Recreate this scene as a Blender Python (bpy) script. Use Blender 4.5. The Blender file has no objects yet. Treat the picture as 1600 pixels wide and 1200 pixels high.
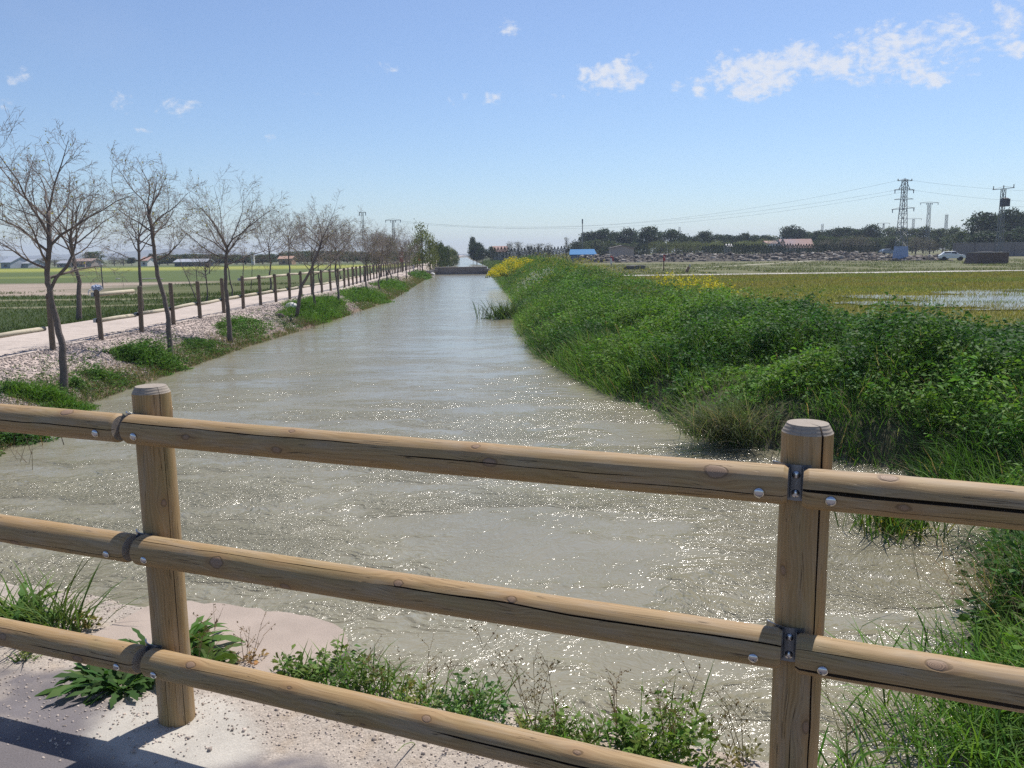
import bpy, math, random
import numpy as np
from mathutils import Vector, Matrix
C = bpy.context.scene.collection
rad = math.radians
PI = math.pi
# ------------------------------------------------------------------ camera, sky, sun, exposure
FPX, HY, ROLL, EYE = 1300.0, 397.0, 0.7, 1.6
th = math.atan((600 - HY) / FPX); rr = rad(ROLL)
FW = Vector((0, math.cos(th), -math.sin(th))); UP0 = Vector((0, math.sin(th), math.cos(th))); RT0 = Vector((1, 0, 0))
RT = RT0 * math.cos(rr) - UP0 * math.sin(rr); UP = UP0 * math.cos(rr) + RT0 * math.sin(rr)
cam = bpy.data.objects.new('camera', bpy.data.cameras.new('camera')); C.objects.link(cam)
cam.data.sensor_width = 36; cam.data.lens = FPX / 1600 * 36
cam.data.clip_start = 0.05; cam.data.clip_end = 9000
M3 = Matrix((RT, UP, -FW)).transposed()
cam.matrix_world = Matrix.Translation((0, 0, EYE)) @ M3.to_4x4()
bpy.context.scene.camera = cam

SUNV = Vector((0.33, 0.53, 1.0)).normalized()
sun_el = math.asin(SUNV.z); sun_az = math.atan2(SUNV.x, SUNV.y)
sl = bpy.data.lights.new('sun', 'SUN'); sl.energy = 4.7; sl.angle = rad(0.5); sl.color = (1.0, 0.95, 0.88)
so = bpy.data.objects.new('sun', sl); C.objects.link(so)
so.rotation_euler = (-SUNV).to_track_quat('-Z', 'Y').to_euler(); so.location = (30, 50, 90)

vs = bpy.context.scene.view_settings
vs.view_transform = 'Standard'; vs.look = 'None'; vs.gamma = 1.0; vs.exposure = 0.24; vs.use_curve_mapping = False
cy = bpy.context.scene.cycles
cy.max_bounces = 6; cy.diffuse_bounces = 3; cy.glossy_bounces = 3; cy.transmission_bounces = 3
cy.volume_bounces = 0; cy.transparent_max_bounces = 8; cy.sample_clamp_indirect = 4.0
cy.use_denoising = False; cy.caustics_reflective = False; cy.caustics_refractive = False

class NT:
    """small node-building helper"""
    def __init__(s, tree): s.t = tree; s.n = tree.nodes; s.l = tree.links; s.n.clear()
    def node(s, typ, ins=None, **kw):
        nd = s.n.new(typ)
        for k, v in kw.items(): setattr(nd, k, v)
        for k, v in (ins or {}).items():
            sk = nd.inputs[k]
            if isinstance(v, bpy.types.NodeSocket): s.l.new(v, sk)
            elif isinstance(v, bpy.types.Node): s.l.new(v.outputs[0], sk)
            else:
                if sk.type == 'RGBA' and len(v) == 3: v = (*v, 1)
                sk.default_value = v
        return nd
    def math(s, op, a, b=None, c=None, clamp=False):
        ins = {0: a}
        if b is not None: ins[1] = b
        if c is not None: ins[2] = c
        nd = s.node('ShaderNodeMath', ins, operation=op); nd.use_clamp = clamp; return nd.outputs[0]
    def mixc(s, f, a, b, mode='MIX'):
        nd = s.n.new('ShaderNodeMix'); nd.data_type = 'RGBA'; nd.blend_type = mode
        for i, v in ((0, f), (6, a), (7, b)):
            sk = nd.inputs[i]
            if isinstance(v, bpy.types.NodeSocket): s.l.new(v, sk)
            else:
                if i and len(v) == 3: v = (*v, 1)
                sk.default_value = v
        return nd.outputs[2]
    def ramp(s, f, stops):
        nd = s.n.new('ShaderNodeValToRGB'); e = nd.color_ramp.elements
        while len(e) < len(stops): e.new(0.5)
        for i, (p, c) in enumerate(stops):
            e[i].position = p; e[i].color = (*c, 1) if len(c) == 3 else c
        s.l.new(f, nd.inputs[0]); return nd.outputs[0]
    def sstep(s, v, a, b):
        nd = s.n.new('ShaderNodeMapRange'); nd.interpolation_type = 'SMOOTHSTEP'
        s.l.new(v, nd.inputs[0]); nd.inputs[1].default_value = a; nd.inputs[2].default_value = b
        return nd.outputs[0]
    def noise(s, vec, scale, detail=3, rough=0.5, dist=0.0, out=0):
        ins = {'Scale': scale, 'Detail': detail, 'Roughness': rough, 'Distortion': dist}
        if vec is not None: ins['Vector'] = vec
        return s.node('ShaderNodeTexNoise', ins).outputs[out]
    def mapping(s, vec, scale=(1, 1, 1), rot=(0, 0, 0), loc=(0, 0, 0)):
        return s.node('ShaderNodeMapping', {'Vector': vec, 'Scale': scale, 'Rotation': rot, 'Location': loc}).outputs[0]

def ray(px, py):
    a = (px - 800) / FPX; b = (600 - py) / FPX
    return FW + RT * a + UP * b
def azel(px, py):
    d = ray(px, py).normalized(); return math.atan2(d.x, d.y), math.asin(d.z)

world = bpy.data.worlds.new("World"); bpy.context.scene.world = world; world.use_nodes = True
W = NT(world.node_tree)
sky = W.node('ShaderNodeTexSky', sky_type='NISHITA', sun_disc=False, sun_elevation=sun_el, sun_rotation=sun_az)
sky.air_density = 1.0; sky.dust_density = 0.25; sky.ozone_density = 3.0
tc = W.node('ShaderNodeTexCoord').outputs['Generated']
sep = W.node('ShaderNodeSeparateXYZ', {0: tc})
AZ = W.math('ARCTAN2', sep.outputs[0], sep.outputs[1]); EL = W.math('ARCSINE', sep.outputs[2])
CL = [  # cloud patches: pixel centre, half sizes in px, strength
    (935, 120, 46, 26, 1.0), (980, 112, 36, 34, .9), (970, 85, 16, 14, .6), (1185, 116, 90, 34, 1.25), (1245, 92, 44, 30, 1.0), (1300, 104, 52, 24, .95),
    (1400, 85, 105, 46, 1.05), (1480, 45, 70, 26, .8), (1435, 122, 75, 16, .85), (1515, 55, 50, 18, .85), (1578, 30, 36, 38, .9), (1590, 78, 34, 18, .8),
    (795, 42, 22, 16, .72), (718, 152, 30, 16, .62), (770, 155, 30, 16, .5), (190, 158, 24, 18, .6), (273, 170, 42, 22, .68), (420, 215, 16, 10, .56), (1058, 136, 18, 12, .66), (1095, 142, 34, 14, .6),
    (600, 108, 40, 14, .48), (228, 204, 26, 8, .45), (10, 165, 20, 12, .5), (30, 115, 40, 18, .45), (490, 146, 30, 10, .4), (880, 145, 26, 12, .6), (1010, 105, 20, 14, .6)]
mask = None
for (px, py, rx, ry, st) in CL:
    a, e = azel(px, py)
    da = W.math('MULTIPLY', W.math('SUBTRACT', AZ, a), FPX / rx * math.cos(e)); de = W.math('MULTIPLY', W.math('SUBTRACT', EL, e), FPX / ry)
    q = W.math('SUBTRACT', st, W.math('ADD', W.math('MULTIPLY', da, da), W.math('MULTIPLY', de, de)))
    mask = q if mask is None else W.math('MAXIMUM', mask, q)
mask = W.math('MAXIMUM', mask, -1.2)
cv = W.node('ShaderNodeCombineXYZ', {0: AZ, 1: W.math('MULTIPLY', EL, 1.5), 2: 0.0}).outputs[0]
n1 = W.noise(cv, 26, 7, 0.62, 0.6); n2 = W.noise(cv, 90, 4, 0.6)
nn = W.math('ADD', W.math('MULTIPLY', W.math('SUBTRACT', n1, 0.5), 3.6), W.math('MULTIPLY', W.math('SUBTRACT', n2, 0.5), 2.4))
dens = W.sstep(W.math('ADD', mask, nn), 0.2, 1.45)
dens = W.math('MULTIPLY', dens, 0.85)
veil = W.math('MULTIPLY', W.sstep(W.noise(cv, 5, 4, 0.55), 0.5, 0.8), 0.05)
dens = W.math('MAXIMUM', dens, veil)
tintf = W.sstep(EL, -0.02, 0.42); skyc = W.mixc(1.0, sky.outputs[0], W.mixc(tintf, (.80, .88, 1.0), (1.0, .965, 1.04)), 'MULTIPLY')
final = W.mixc(dens, skyc, (6.6, 6.8, 7.3))
bg = W.node('ShaderNodeBackground', {'Color': final, 'Strength': 0.103})
W.node('ShaderNodeOutputWorld', {'Surface': bg.outputs[0]})
world.cycles.sampling_method = 'MANUAL'; world.cycles.sample_map_resolution = 512

# ------------------------------------------------------------------ helpers
def tag(o, label=None, cat=None, group=None, kind=None):
    for k, v in (('label', label), ('category', cat), ('group', group), ('kind', kind)):
        if v: o[k] = v
    return o
def empty(name, loc, rz=0.0):
    o = bpy.data.objects.new(name, None); C.objects.link(o); o.location = loc; o.rotation_euler = (0, 0, rz)
    o.empty_display_size = 0.2
    return o
def link(name, me, mat=None, parent=None, loc=(0, 0, 0)):
    o = bpy.data.objects.new(name, me); C.objects.link(o)
    if mat is not None:
        for m in (mat if isinstance(mat, (list, tuple)) else [mat]): me.materials.append(m)
    if parent is not None: o.parent = parent
    o.location = loc
    return o
def copy_tree(o, parent=None):
    c = o.copy(); C.objects.link(c)
    for k in ('label', 'group'):
        if parent is None and k in c: del c[k]
    c.parent = parent
    for ch in list(o.children): copy_tree(ch, c)
    return c
def fast_mesh(name, V, F, col=None, smooth=False, extra=None, mats=None):
    """V (n,3), F (m,4) or (m,3) arrays"""
    me = bpy.data.meshes.new(name)
    V = np.asarray(V, np.float32); F = np.asarray(F, np.int32); k = F.shape[1]
    me.vertices.add(len(V)); me.vertices.foreach_set('co', V.ravel())
    me.loops.add(F.size); me.loops.foreach_set('vertex_index', F.ravel())
    me.polygons.add(len(F)); me.polygons.foreach_set('loop_start', np.arange(0, F.size, k, dtype=np.int32))
    me.polygons.foreach_set('loop_total', np.full(len(F), k, np.int32))
    if smooth: me.polygons.foreach_set('use_smooth', np.ones(len(F), bool))
    if mats is not None: me.polygons.foreach_set('material_index', np.asarray(mats, np.int32))
    me.update(calc_edges=True)
    if col is not None:
        a = me.color_attributes.new('col', 'FLOAT_COLOR', 'POINT')
        c4 = np.ones((len(V), 4), np.float32); c4[:, :3] = col; a.data.foreach_set('color', c4.ravel())
    for kx, v in (extra or {}).items():
        v = np.asarray(v, np.float32)
        if v.ndim == 1: a = me.attributes.new(kx, 'FLOAT', 'POINT'); a.data.foreach_set('value', v)
        else: a = me.attributes.new(kx, 'FLOAT_VECTOR', 'POINT'); a.data.foreach_set('vector', v.ravel())
    return me
def hsh(i, j, s=0):
    v = np.sin(i * 127.1 + j * 311.7 + s * 74.7) * 43758.5453; return v - np.floor(v)
def vn(x, y, s=0):
    x = np.asarray(x, float); y = np.asarray(y, float)
    i = np.floor(x); j = np.floor(y); fx = x - i; fy = y - j; fx = fx * fx * (3 - 2 * fx); fy = fy * fy * (3 - 2 * fy)
    return (hsh(i, j, s) * (1 - fx) + hsh(i + 1, j, s) * fx) * (1 - fy) + (hsh(i, j + 1, s) * (1 - fx) + hsh(i + 1, j + 1, s) * fx) * fy
def fbm(x, y, s=0, o=4):
    t = 0; a = 0.5; n = 0
    for k in range(o): t = t + a * vn(x * 2 ** k, y * 2 ** k, s + k); n += a; a *= 0.5
    return t / n

class MB:
    """collects polygons, builds ONE mesh object"""
    def __init__(s): s.v = []; s.f = []; s.m = []
    def add(s, vs_, fs, m=0):
        b = len(s.v); s.v += [tuple(v) for v in vs_]; s.f += [tuple(b + i for i in f) for f in fs]; s.m += [m] * len(fs)
    def box(s, c, d, rz=0.0, tp=1.0, m=0, M=None):
        hx, hy, hz = d[0] / 2, d[1] / 2, d[2] / 2; vv = []
        for z in (-hz, hz):
            k = tp if z > 0 else 1.0
            for (x, y) in ((-hx, -hy), (hx, -hy), (hx, hy), (-hx, hy)):
                x *= k; y *= k
                p = Vector((x * math.cos(rz) - y * math.sin(rz), x * math.sin(rz) + y * math.cos(rz), z))
                if M is not None: p = M @ p
                vv.append(p + Vector(c))
        s.add(vv, [(0, 3, 2, 1), (4, 5, 6, 7), (0, 1, 5, 4), (1, 2, 6, 5), (2, 3, 7, 6), (3, 0, 4, 7)], m)
    def tube(s, pts, rs, n=6, cap=True, m=0):
        pts = [Vector(p) for p in pts]; b = len(s.v); k = len(pts)
        if not hasattr(rs, '__len__'): rs = [rs] * k
        d = (pts[1] - pts[0]).normalized(); a = d.orthogonal().normalized()
        for i, p in enumerate(pts):
            d = (pts[min(i + 1, k - 1)] - pts[max(i - 1, 0)]).normalized()
            a = (a - d * a.dot(d));
            a = a.normalized() if a.length > 1e-6 else d.orthogonal().normalized()
            c = d.cross(a)
            for j in range(n):
                t = 2 * PI * j / n; s.v.append(tuple(p + (a * math.cos(t) + c * math.sin(t)) * rs[i]))
        for i in range(k - 1):
            for j in range(n):
                j2 = (j + 1) % n; s.f.append((b + i * n + j, b + i * n + j2, b + (i + 1) * n + j2, b + (i + 1) * n + j)); s.m.append(m)
        if cap: s.f += [tuple(b + j for j in reversed(range(n))), tuple(b + (k - 1) * n + j for j in range(n))]; s.m += [m, m]
    def lathe(s, prof, c=(0, 0, 0), n=16, m=0):
        b = len(s.v)
        for (r, z) in prof:
            for j in range(n):
                t = 2 * PI * j / n; s.v.append((c[0] + r * math.cos(t), c[1] + r * math.sin(t), c[2] + z))
        for i in range(len(prof) - 1):
            for j in range(n):
                j2 = (j + 1) % n; s.f.append((b + i * n + j, b + i * n + j2, b + (i + 1) * n + j2, b + (i + 1) * n + j)); s.m.append(m)
        s.f += [tuple(b + j for j in reversed(range(n))), tuple(b + (len(prof) - 1) * n + j for j in range(n))]; s.m += [m, m]
    def build(s, name, mat, parent=None, smooth=False, loc=(0, 0, 0), bevel=0):
        me = bpy.data.meshes.new(name); me.from_pydata(s.v, [], s.f)
        me.polygons.foreach_set('material_index', s.m)
        if smooth: me.polygons.foreach_set('use_smooth', [True] * len(s.f))
        me.update()
        o = link(name, me, mat, parent, loc)
        if bevel:
            md = o.modifiers.new('bevel', 'BEVEL'); md.width = bevel; md.segments = 2
        return o

class QM:
    """collects leaf and blade strips (quads) with a colour per vertex"""
    def __init__(s): s.V = []; s.F = []; s.Cc = []; s.n = 0
    def strips(s, P, D, S, L, Wd, bend, prof, col, G=None, lobes=None):
        P = np.asarray(P, float); N = len(P)
        if N == 0: return
        K = len(prof); t = np.linspace(0, 1, K)[None, :, None]
        L = np.broadcast_to(np.asarray(L, float), (N,))[:, None, None]; bend = np.broadcast_to(np.asarray(bend, float), (N,))[:, None, None]
        Wd = np.broadcast_to(np.asarray(Wd, float), (N,))[:, None, None]
        if G is None: G = np.array([[0, 0, -1.0]])
        ctr = P[:, None, :] + D[:, None, :] * L * t + G[:, None, :] * (L * bend * t * t)
        off = S[:, None, :] * Wd * np.asarray(prof)[None, :, None]
        v = np.stack([ctr - off, ctr + off], axis=2).reshape(N * K * 2, 3)
        i = (np.arange(N) * K * 2)[:, None] + (np.arange(K - 1) * 2)[None, :]
        i = i.reshape(-1) + s.n
        s.F.append(np.stack([i, i + 1, i + 3, i + 2], 1)); s.V.append(v)
        col = np.broadcast_to(np.asarray(col, float), (N, 3)); s.Cc.append(np.repeat(col, K * 2, axis=0)); s.n += len(v)
    def quads(s, P, size, col, rng, flat=0.0):
        """random leaf-like quads"""
        N = len(P); nrm = rng.normal(size=(N, 3)); nrm[:, 2] = nrm[:, 2] * (1 - flat) + flat * 2; nrm /= np.linalg.norm(nrm, axis=1)[:, None]
        a = np.cross(nrm, rng.normal(size=(N, 3))); a /= np.linalg.norm(a, axis=1)[:, None] + 1e-9; b = np.cross(nrm, a)
        sz = (np.asarray(size) * rng.uniform(0.6, 1.4, N))[:, None]
        v = np.stack([P - a * sz, P - b * sz * 0.6, P + a * sz, P + b * sz * 0.6], 1).reshape(-1, 3)
        i = np.arange(N) * 4 + s.n; s.F.append(np.stack([i, i + 1, i + 2, i + 3], 1)); s.V.append(v)
        col = np.broadcast_to(np.asarray(col, float), (N, 3)); s.Cc.append(np.repeat(col, 4, axis=0)); s.n += len(v)
    def mesh(s, name): return fast_mesh(name, np.concatenate(s.V), np.concatenate(s.F), np.clip(np.concatenate(s.Cc), 0.003, 1))
    def build(s, name, mat, parent=None, loc=(0, 0, 0)): return link(name, s.mesh(name), mat, parent, loc)

def rdir(rng, N, up=0.0, spread=1.0):
    a = rng.uniform(0, 2 * PI, N); return np.stack([np.cos(a), np.sin(a), np.zeros(N)], 1)
def unit(v): return v / (np.linalg.norm(v, axis=1)[:, None] + 1e-9)

# ------------------------------------------------------------------ lie of the land
def interp(x, tab): return np.interp(x, [t[0] for t in tab], [t[1] for t in tab])
WZ = -0.75                                     # water level
def sh(y): y = np.asarray(y, float); return -0.055 * np.maximum(0, y - 42) * np.clip((y - 42) / 12 + 0.3, 0, 1)
ER = [(2, 1.1), (3.5, 1.98), (4.7, 2.68), (5.75, 3.5), (6.4, 3.9), (7.3, 4.3), (8.6, 4.3), (9.4, 3.4), (10.2, 2.5), (12, 2.15), (15, 1.45), (18.8, .75), (25, .3), (42, .15), (73, .6), (102, .7), (110, .7), (158, 2.2), (250, 1.6), (4000, 1.6)]
EL_ = [(2, -4.0), (4, -4.6), (6, -5.2), (9.5, -6.2), (13, -6.95), (22, -7.0), (27, -6.7), (34, -6.5), (55, -6.15), (105, -6.1), (4000, -6.1)]
HC = [(2, .0), (8, .2), (12, .30), (20, .22), (30, .30), (45, .56), (58, .95), (70, 1.0), (90, .75), (112, .3), (130, 0.0), (4000, 0)]
def er(y): return interp(y, ER)
def el(y): return interp(y, EL_)
def sst(x, a, b): t = np.clip((x - a) / (b - a), 0, 1); return t * t * (3 - 2 * t)
def ground_z(x, y):
    x = np.asarray(x, float); y = np.asarray(y, float); u = x - sh(y)
    d = el(y) - u
    zl = interp(d, [(-1.5, -1.6), (0, -.78), (.4, -.6), (1.2, -.34), (1.9, -.13), (2.2, -.1), (4.9, -.1), (5.6, -.2), (12, -.3), (99, -.3)])
    zl = zl + 0.06 * (fbm(x * 1.3, y * 1.3, 3) - .5) * sst(d, 0.1, .6) * (1 - sst(d, 1.7, 2.0))
    e = u - er(y); hc = interp(y, HC); wtop = np.clip(3.6 - (y - 20) * .03, 2.2, 3.6)
    fall = -.3 + 0.04 * (fbm(x * .1, y * .1, 5) - .5)
    zr = np.where(e < .5, interp(e, [(-1.5, -1.6), (0, -.8), (.5, -.42)]),
         np.where(e < wtop, -.42 + (hc + .42) * (1 - (1 - np.clip((e - .4) / wtop, 0, 1)) ** 1.8), fall + (hc - fall) * (1 - sst(e, wtop + 1.2, wtop + 4.6))))
    z = np.where(u < (el(y) + er(y)) / 2, zl, zr)
    z = z + sst(y, 95, 230) * sst(x, 5, 60) * 0.75 + sst(y, 230, 420) * 0.6
    return z
def hit(px, py, far=900):
    """where the line of sight through a photo pixel first meets the land"""
    d = ray(px, py); t = 2.0
    while t < far:
        x, y, z = d.x * t, d.y * t, EYE + d.z * t
        if z <= max(float(ground_z(x, y)), WZ): return Vector((x, y, z))
        t *= 1.004
    return Vector((d.x * t, d.y * t, float(ground_z(d.x * t, d.y * t))))
def at_depth(px, py, y):
    d = ray(px, py); t = y / d.y; return Vector((d.x * t, y, EYE + d.z * t))
def stand(px, y):
    """a point on the land at distance y in the direction of a photo column"""
    x = 0.0
    p = at_depth(px, 400, y); return Vector((p.x, y, float(ground_z(p.x, y))))

# ------------------------------------------------------------------ materials
def new_mat(name):
    m = bpy.data.materials.new(name); m.use_nodes = True; return m, NT(m.node_tree)
def finish(nt, bsdf): nt.node('ShaderNodeOutputMaterial', {'Surface': bsdf})
def simple(name, col, rough=0.7, metal=0.0, var=0.15, scale=6, bump=0.0, spec=0.4, bscale=60):
    m, t = new_mat(name); tcn = t.node('ShaderNodeTexCoord').outputs['Object']
    n = t.noise(tcn, scale, 5, 0.6)
    f = t.math('MULTIPLY_ADD', n, 2 * var, 1 - var)
    c = t.node('ShaderNodeVectorMath', {0: (*col,), 1: t.node('ShaderNodeCombineXYZ', {0: f, 1: f, 2: f})}, operation='MULTIPLY')
    ins = {'Base Color': c.outputs[0], 'Roughness': rough, 'Metallic': metal, 'Specular IOR Level': spec}
    if bump: ins['Normal'] = t.node('ShaderNodeBump', {'Height': t.noise(tcn, bscale, 4), 'Distance': bump, 'Strength': 1.0}).outputs[0]
    finish(t, t.node('ShaderNodeBsdfPrincipled', ins).outputs[0]); return m
def foliage(name, transl=0.34, rough=0.6, spec=0.13, tint=(1.25, 1.3, 0.65)):
    m, t = new_mat(name); c = t.node('ShaderNodeAttribute', attribute_name='col').outputs['Color']
    p = t.node('ShaderNodeBsdfPrincipled', {'Base Color': c, 'Roughness': rough, 'Specular IOR Level': spec})
    tr = t.node('ShaderNodeBsdfTranslucent', {'Color': t.mixc(1.0, c, tint, 'MULTIPLY')})
    finish(t, t.node('ShaderNodeMixShader', {0: transl, 1: p.outputs[0], 2: tr.outputs[0]}).outputs[0]); return m
MF = foliage('leaf_green'); MFAR = foliage('leaf_far', 0.25, 0.7, 0.2)
MPET = foliage('petal', 0.3, 0.6, 0.2, (1.1, 1.0, .9))

# ground: albedo of each zone in 'col', amount of stones in 'grit'
def ground_mat(name, fine=1.0, const=None):
    m, t = new_mat(name)
    tco = t.node('ShaderNodeTexCoord').outputs['Object']
    c0 = t.node('ShaderNodeAttribute', attribute_name='col').outputs['Color'] if const is None else t.node('ShaderNodeRGB').outputs[0]
    if const is not None: c0.default_value = (*const, 1)
    gr = t.node('ShaderNodeAttribute', attribute_name='grit').outputs['Fac'] if const is None else t.node('ShaderNodeValue').outputs[0]
    nb = t.noise(tco, 0.35, 5, 0.6); nm = t.noise(tco, 3.5, 5, 0.65); nf = t.noise(tco, 38 * fine, 3, 0.6)
    v1 = t.node('ShaderNodeTexVoronoi', {'Vector': tco, 'Scale': 26.0 * fine}); v2 = t.node('ShaderNodeTexVoronoi', {'Vector': tco, 'Scale': 70.0 * fine})
    k = t.math('ADD', t.math('MULTIPLY', nb, .5), t.math('ADD', t.math('MULTIPLY', nm, .6), t.math('MULTIPLY', nf, .45 if fine == 1 else .8)))
    k = t.math('ADD', k, 0.22 if fine == 1 else 0.05)
    st = t.math('ADD', t.math('MULTIPLY', t.node('ShaderNodeSeparateColor', {0: v1.outputs['Color']}).outputs[0], .55), 0.72)
    k2 = t.math('MULTIPLY', k, t.math('ADD', t.math('MULTIPLY', gr, t.math('SUBTRACT', st, 1.0)), 1.0))
    cc = t.node('ShaderNodeVectorMath', {0: c0, 1: t.node('ShaderNodeCombineXYZ', {0: k2, 1: k2, 2: k2})}, operation='MULTIPLY').outputs[0]
    hh = t.math('ADD', t.math('MULTIPLY', t.math('SUBTRACT', 1.0, v1.outputs['Distance']), t.math('MULTIPLY', gr, 0.02 / fine)), t.math('ADD', t.math('MULTIPLY', nf, .006 / fine ** .6), t.math('MULTIPLY', nm, .03 / fine)))
    bm_ = t.node('ShaderNodeBump', {'Height': hh, 'Distance': 1.0, 'Strength': 0.8}).outputs[0]
    finish(t, t.node('ShaderNodeBsdfPrincipled', {'Base Color': cc, 'Roughness': 0.92, 'Normal': bm_, 'Specular IOR Level': .2}).outputs[0])
    return m
mG = ground_mat('ground_soil'); mDK = ground_mat('deck_grit', 5.0); mAP = ground_mat('apron_grit', 5.0, (.37, .305, .255))

# water: silty and opaque, with current ripples
mW, t = new_mat('silty_water')
tco = t.node('ShaderNodeTexCoord').outputs['Object']
warp = t.node('ShaderNodeVectorMath', {0: t.noise(tco, .55, 3, .6, out=1), 1: (.5, .5, .5)}, operation='SUBTRACT').outputs[0]
wsc = t.node('ShaderNodeVectorMath', {0: warp, 'Scale': 1.1}, operation='SCALE').outputs[0]
wv = t.node('ShaderNodeVectorMath', {0: tco, 1: wsc}, operation='ADD').outputs[0]
ma = t.mapping(wv, (1.0, 1.0, 1.0), (0, 0, rad(-25)))
calm = t.sstep(t.noise(t.mapping(wv, (.32, .95, 1), (0, 0, rad(22))), 1.0, 5, .65), .43, .60)
w1 = t.noise(t.mapping(ma, (5.5, 9.0, 1)), 1.0, 2, .5, .4)
w2 = t.noise(t.mapping(ma, (15, 24, 1)), 1.0, 2, .5, .5)
w3 = t.noise(t.mapping(ma, (32, 46, 1)), 1.0, 2, .5, .3)
w0 = t.noise(t.mapping(wv, (.8, 1.8, 1)), 1.0, 3, .5)
sy = t.node('ShaderNodeSeparateXYZ', {0: tco}).outputs[1]
near = t.math('ADD', t.math('MULTIPLY', t.math('SUBTRACT', 1.0, t.sstep(sy, 5.0, 22.0)), .88), .12)
amp = t.math('MULTIPLY', near, t.math('ADD', t.math('MULTIPLY', calm, .80), .20))
hsum = t.math('ADD', t.math('MULTIPLY', w1, .050), t.math('ADD', t.math('MULTIPLY', w2, .045), t.math('MULTIPLY', w3, .030)))
hsum = t.math('ADD', t.math('MULTIPLY', hsum, amp), t.math('MULTIPLY', w0, .020))
bw = t.node('ShaderNodeBump', {'Height': hsum, 'Distance': 1.0, 'Strength': 1.0}).outputs[0]
silt = t.ramp(t.noise(wv, .8, 4, .6), [(.3, (.22, .20, .138)), (.7, (.265, .242, .17))])
finish(t, t.node('ShaderNodeBsdfPrincipled', {'Base Color': silt, 'Roughness': .15, 'IOR': 1.333, 'Specular IOR Level': .5, 'Normal': bw}).outputs[0])

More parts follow.
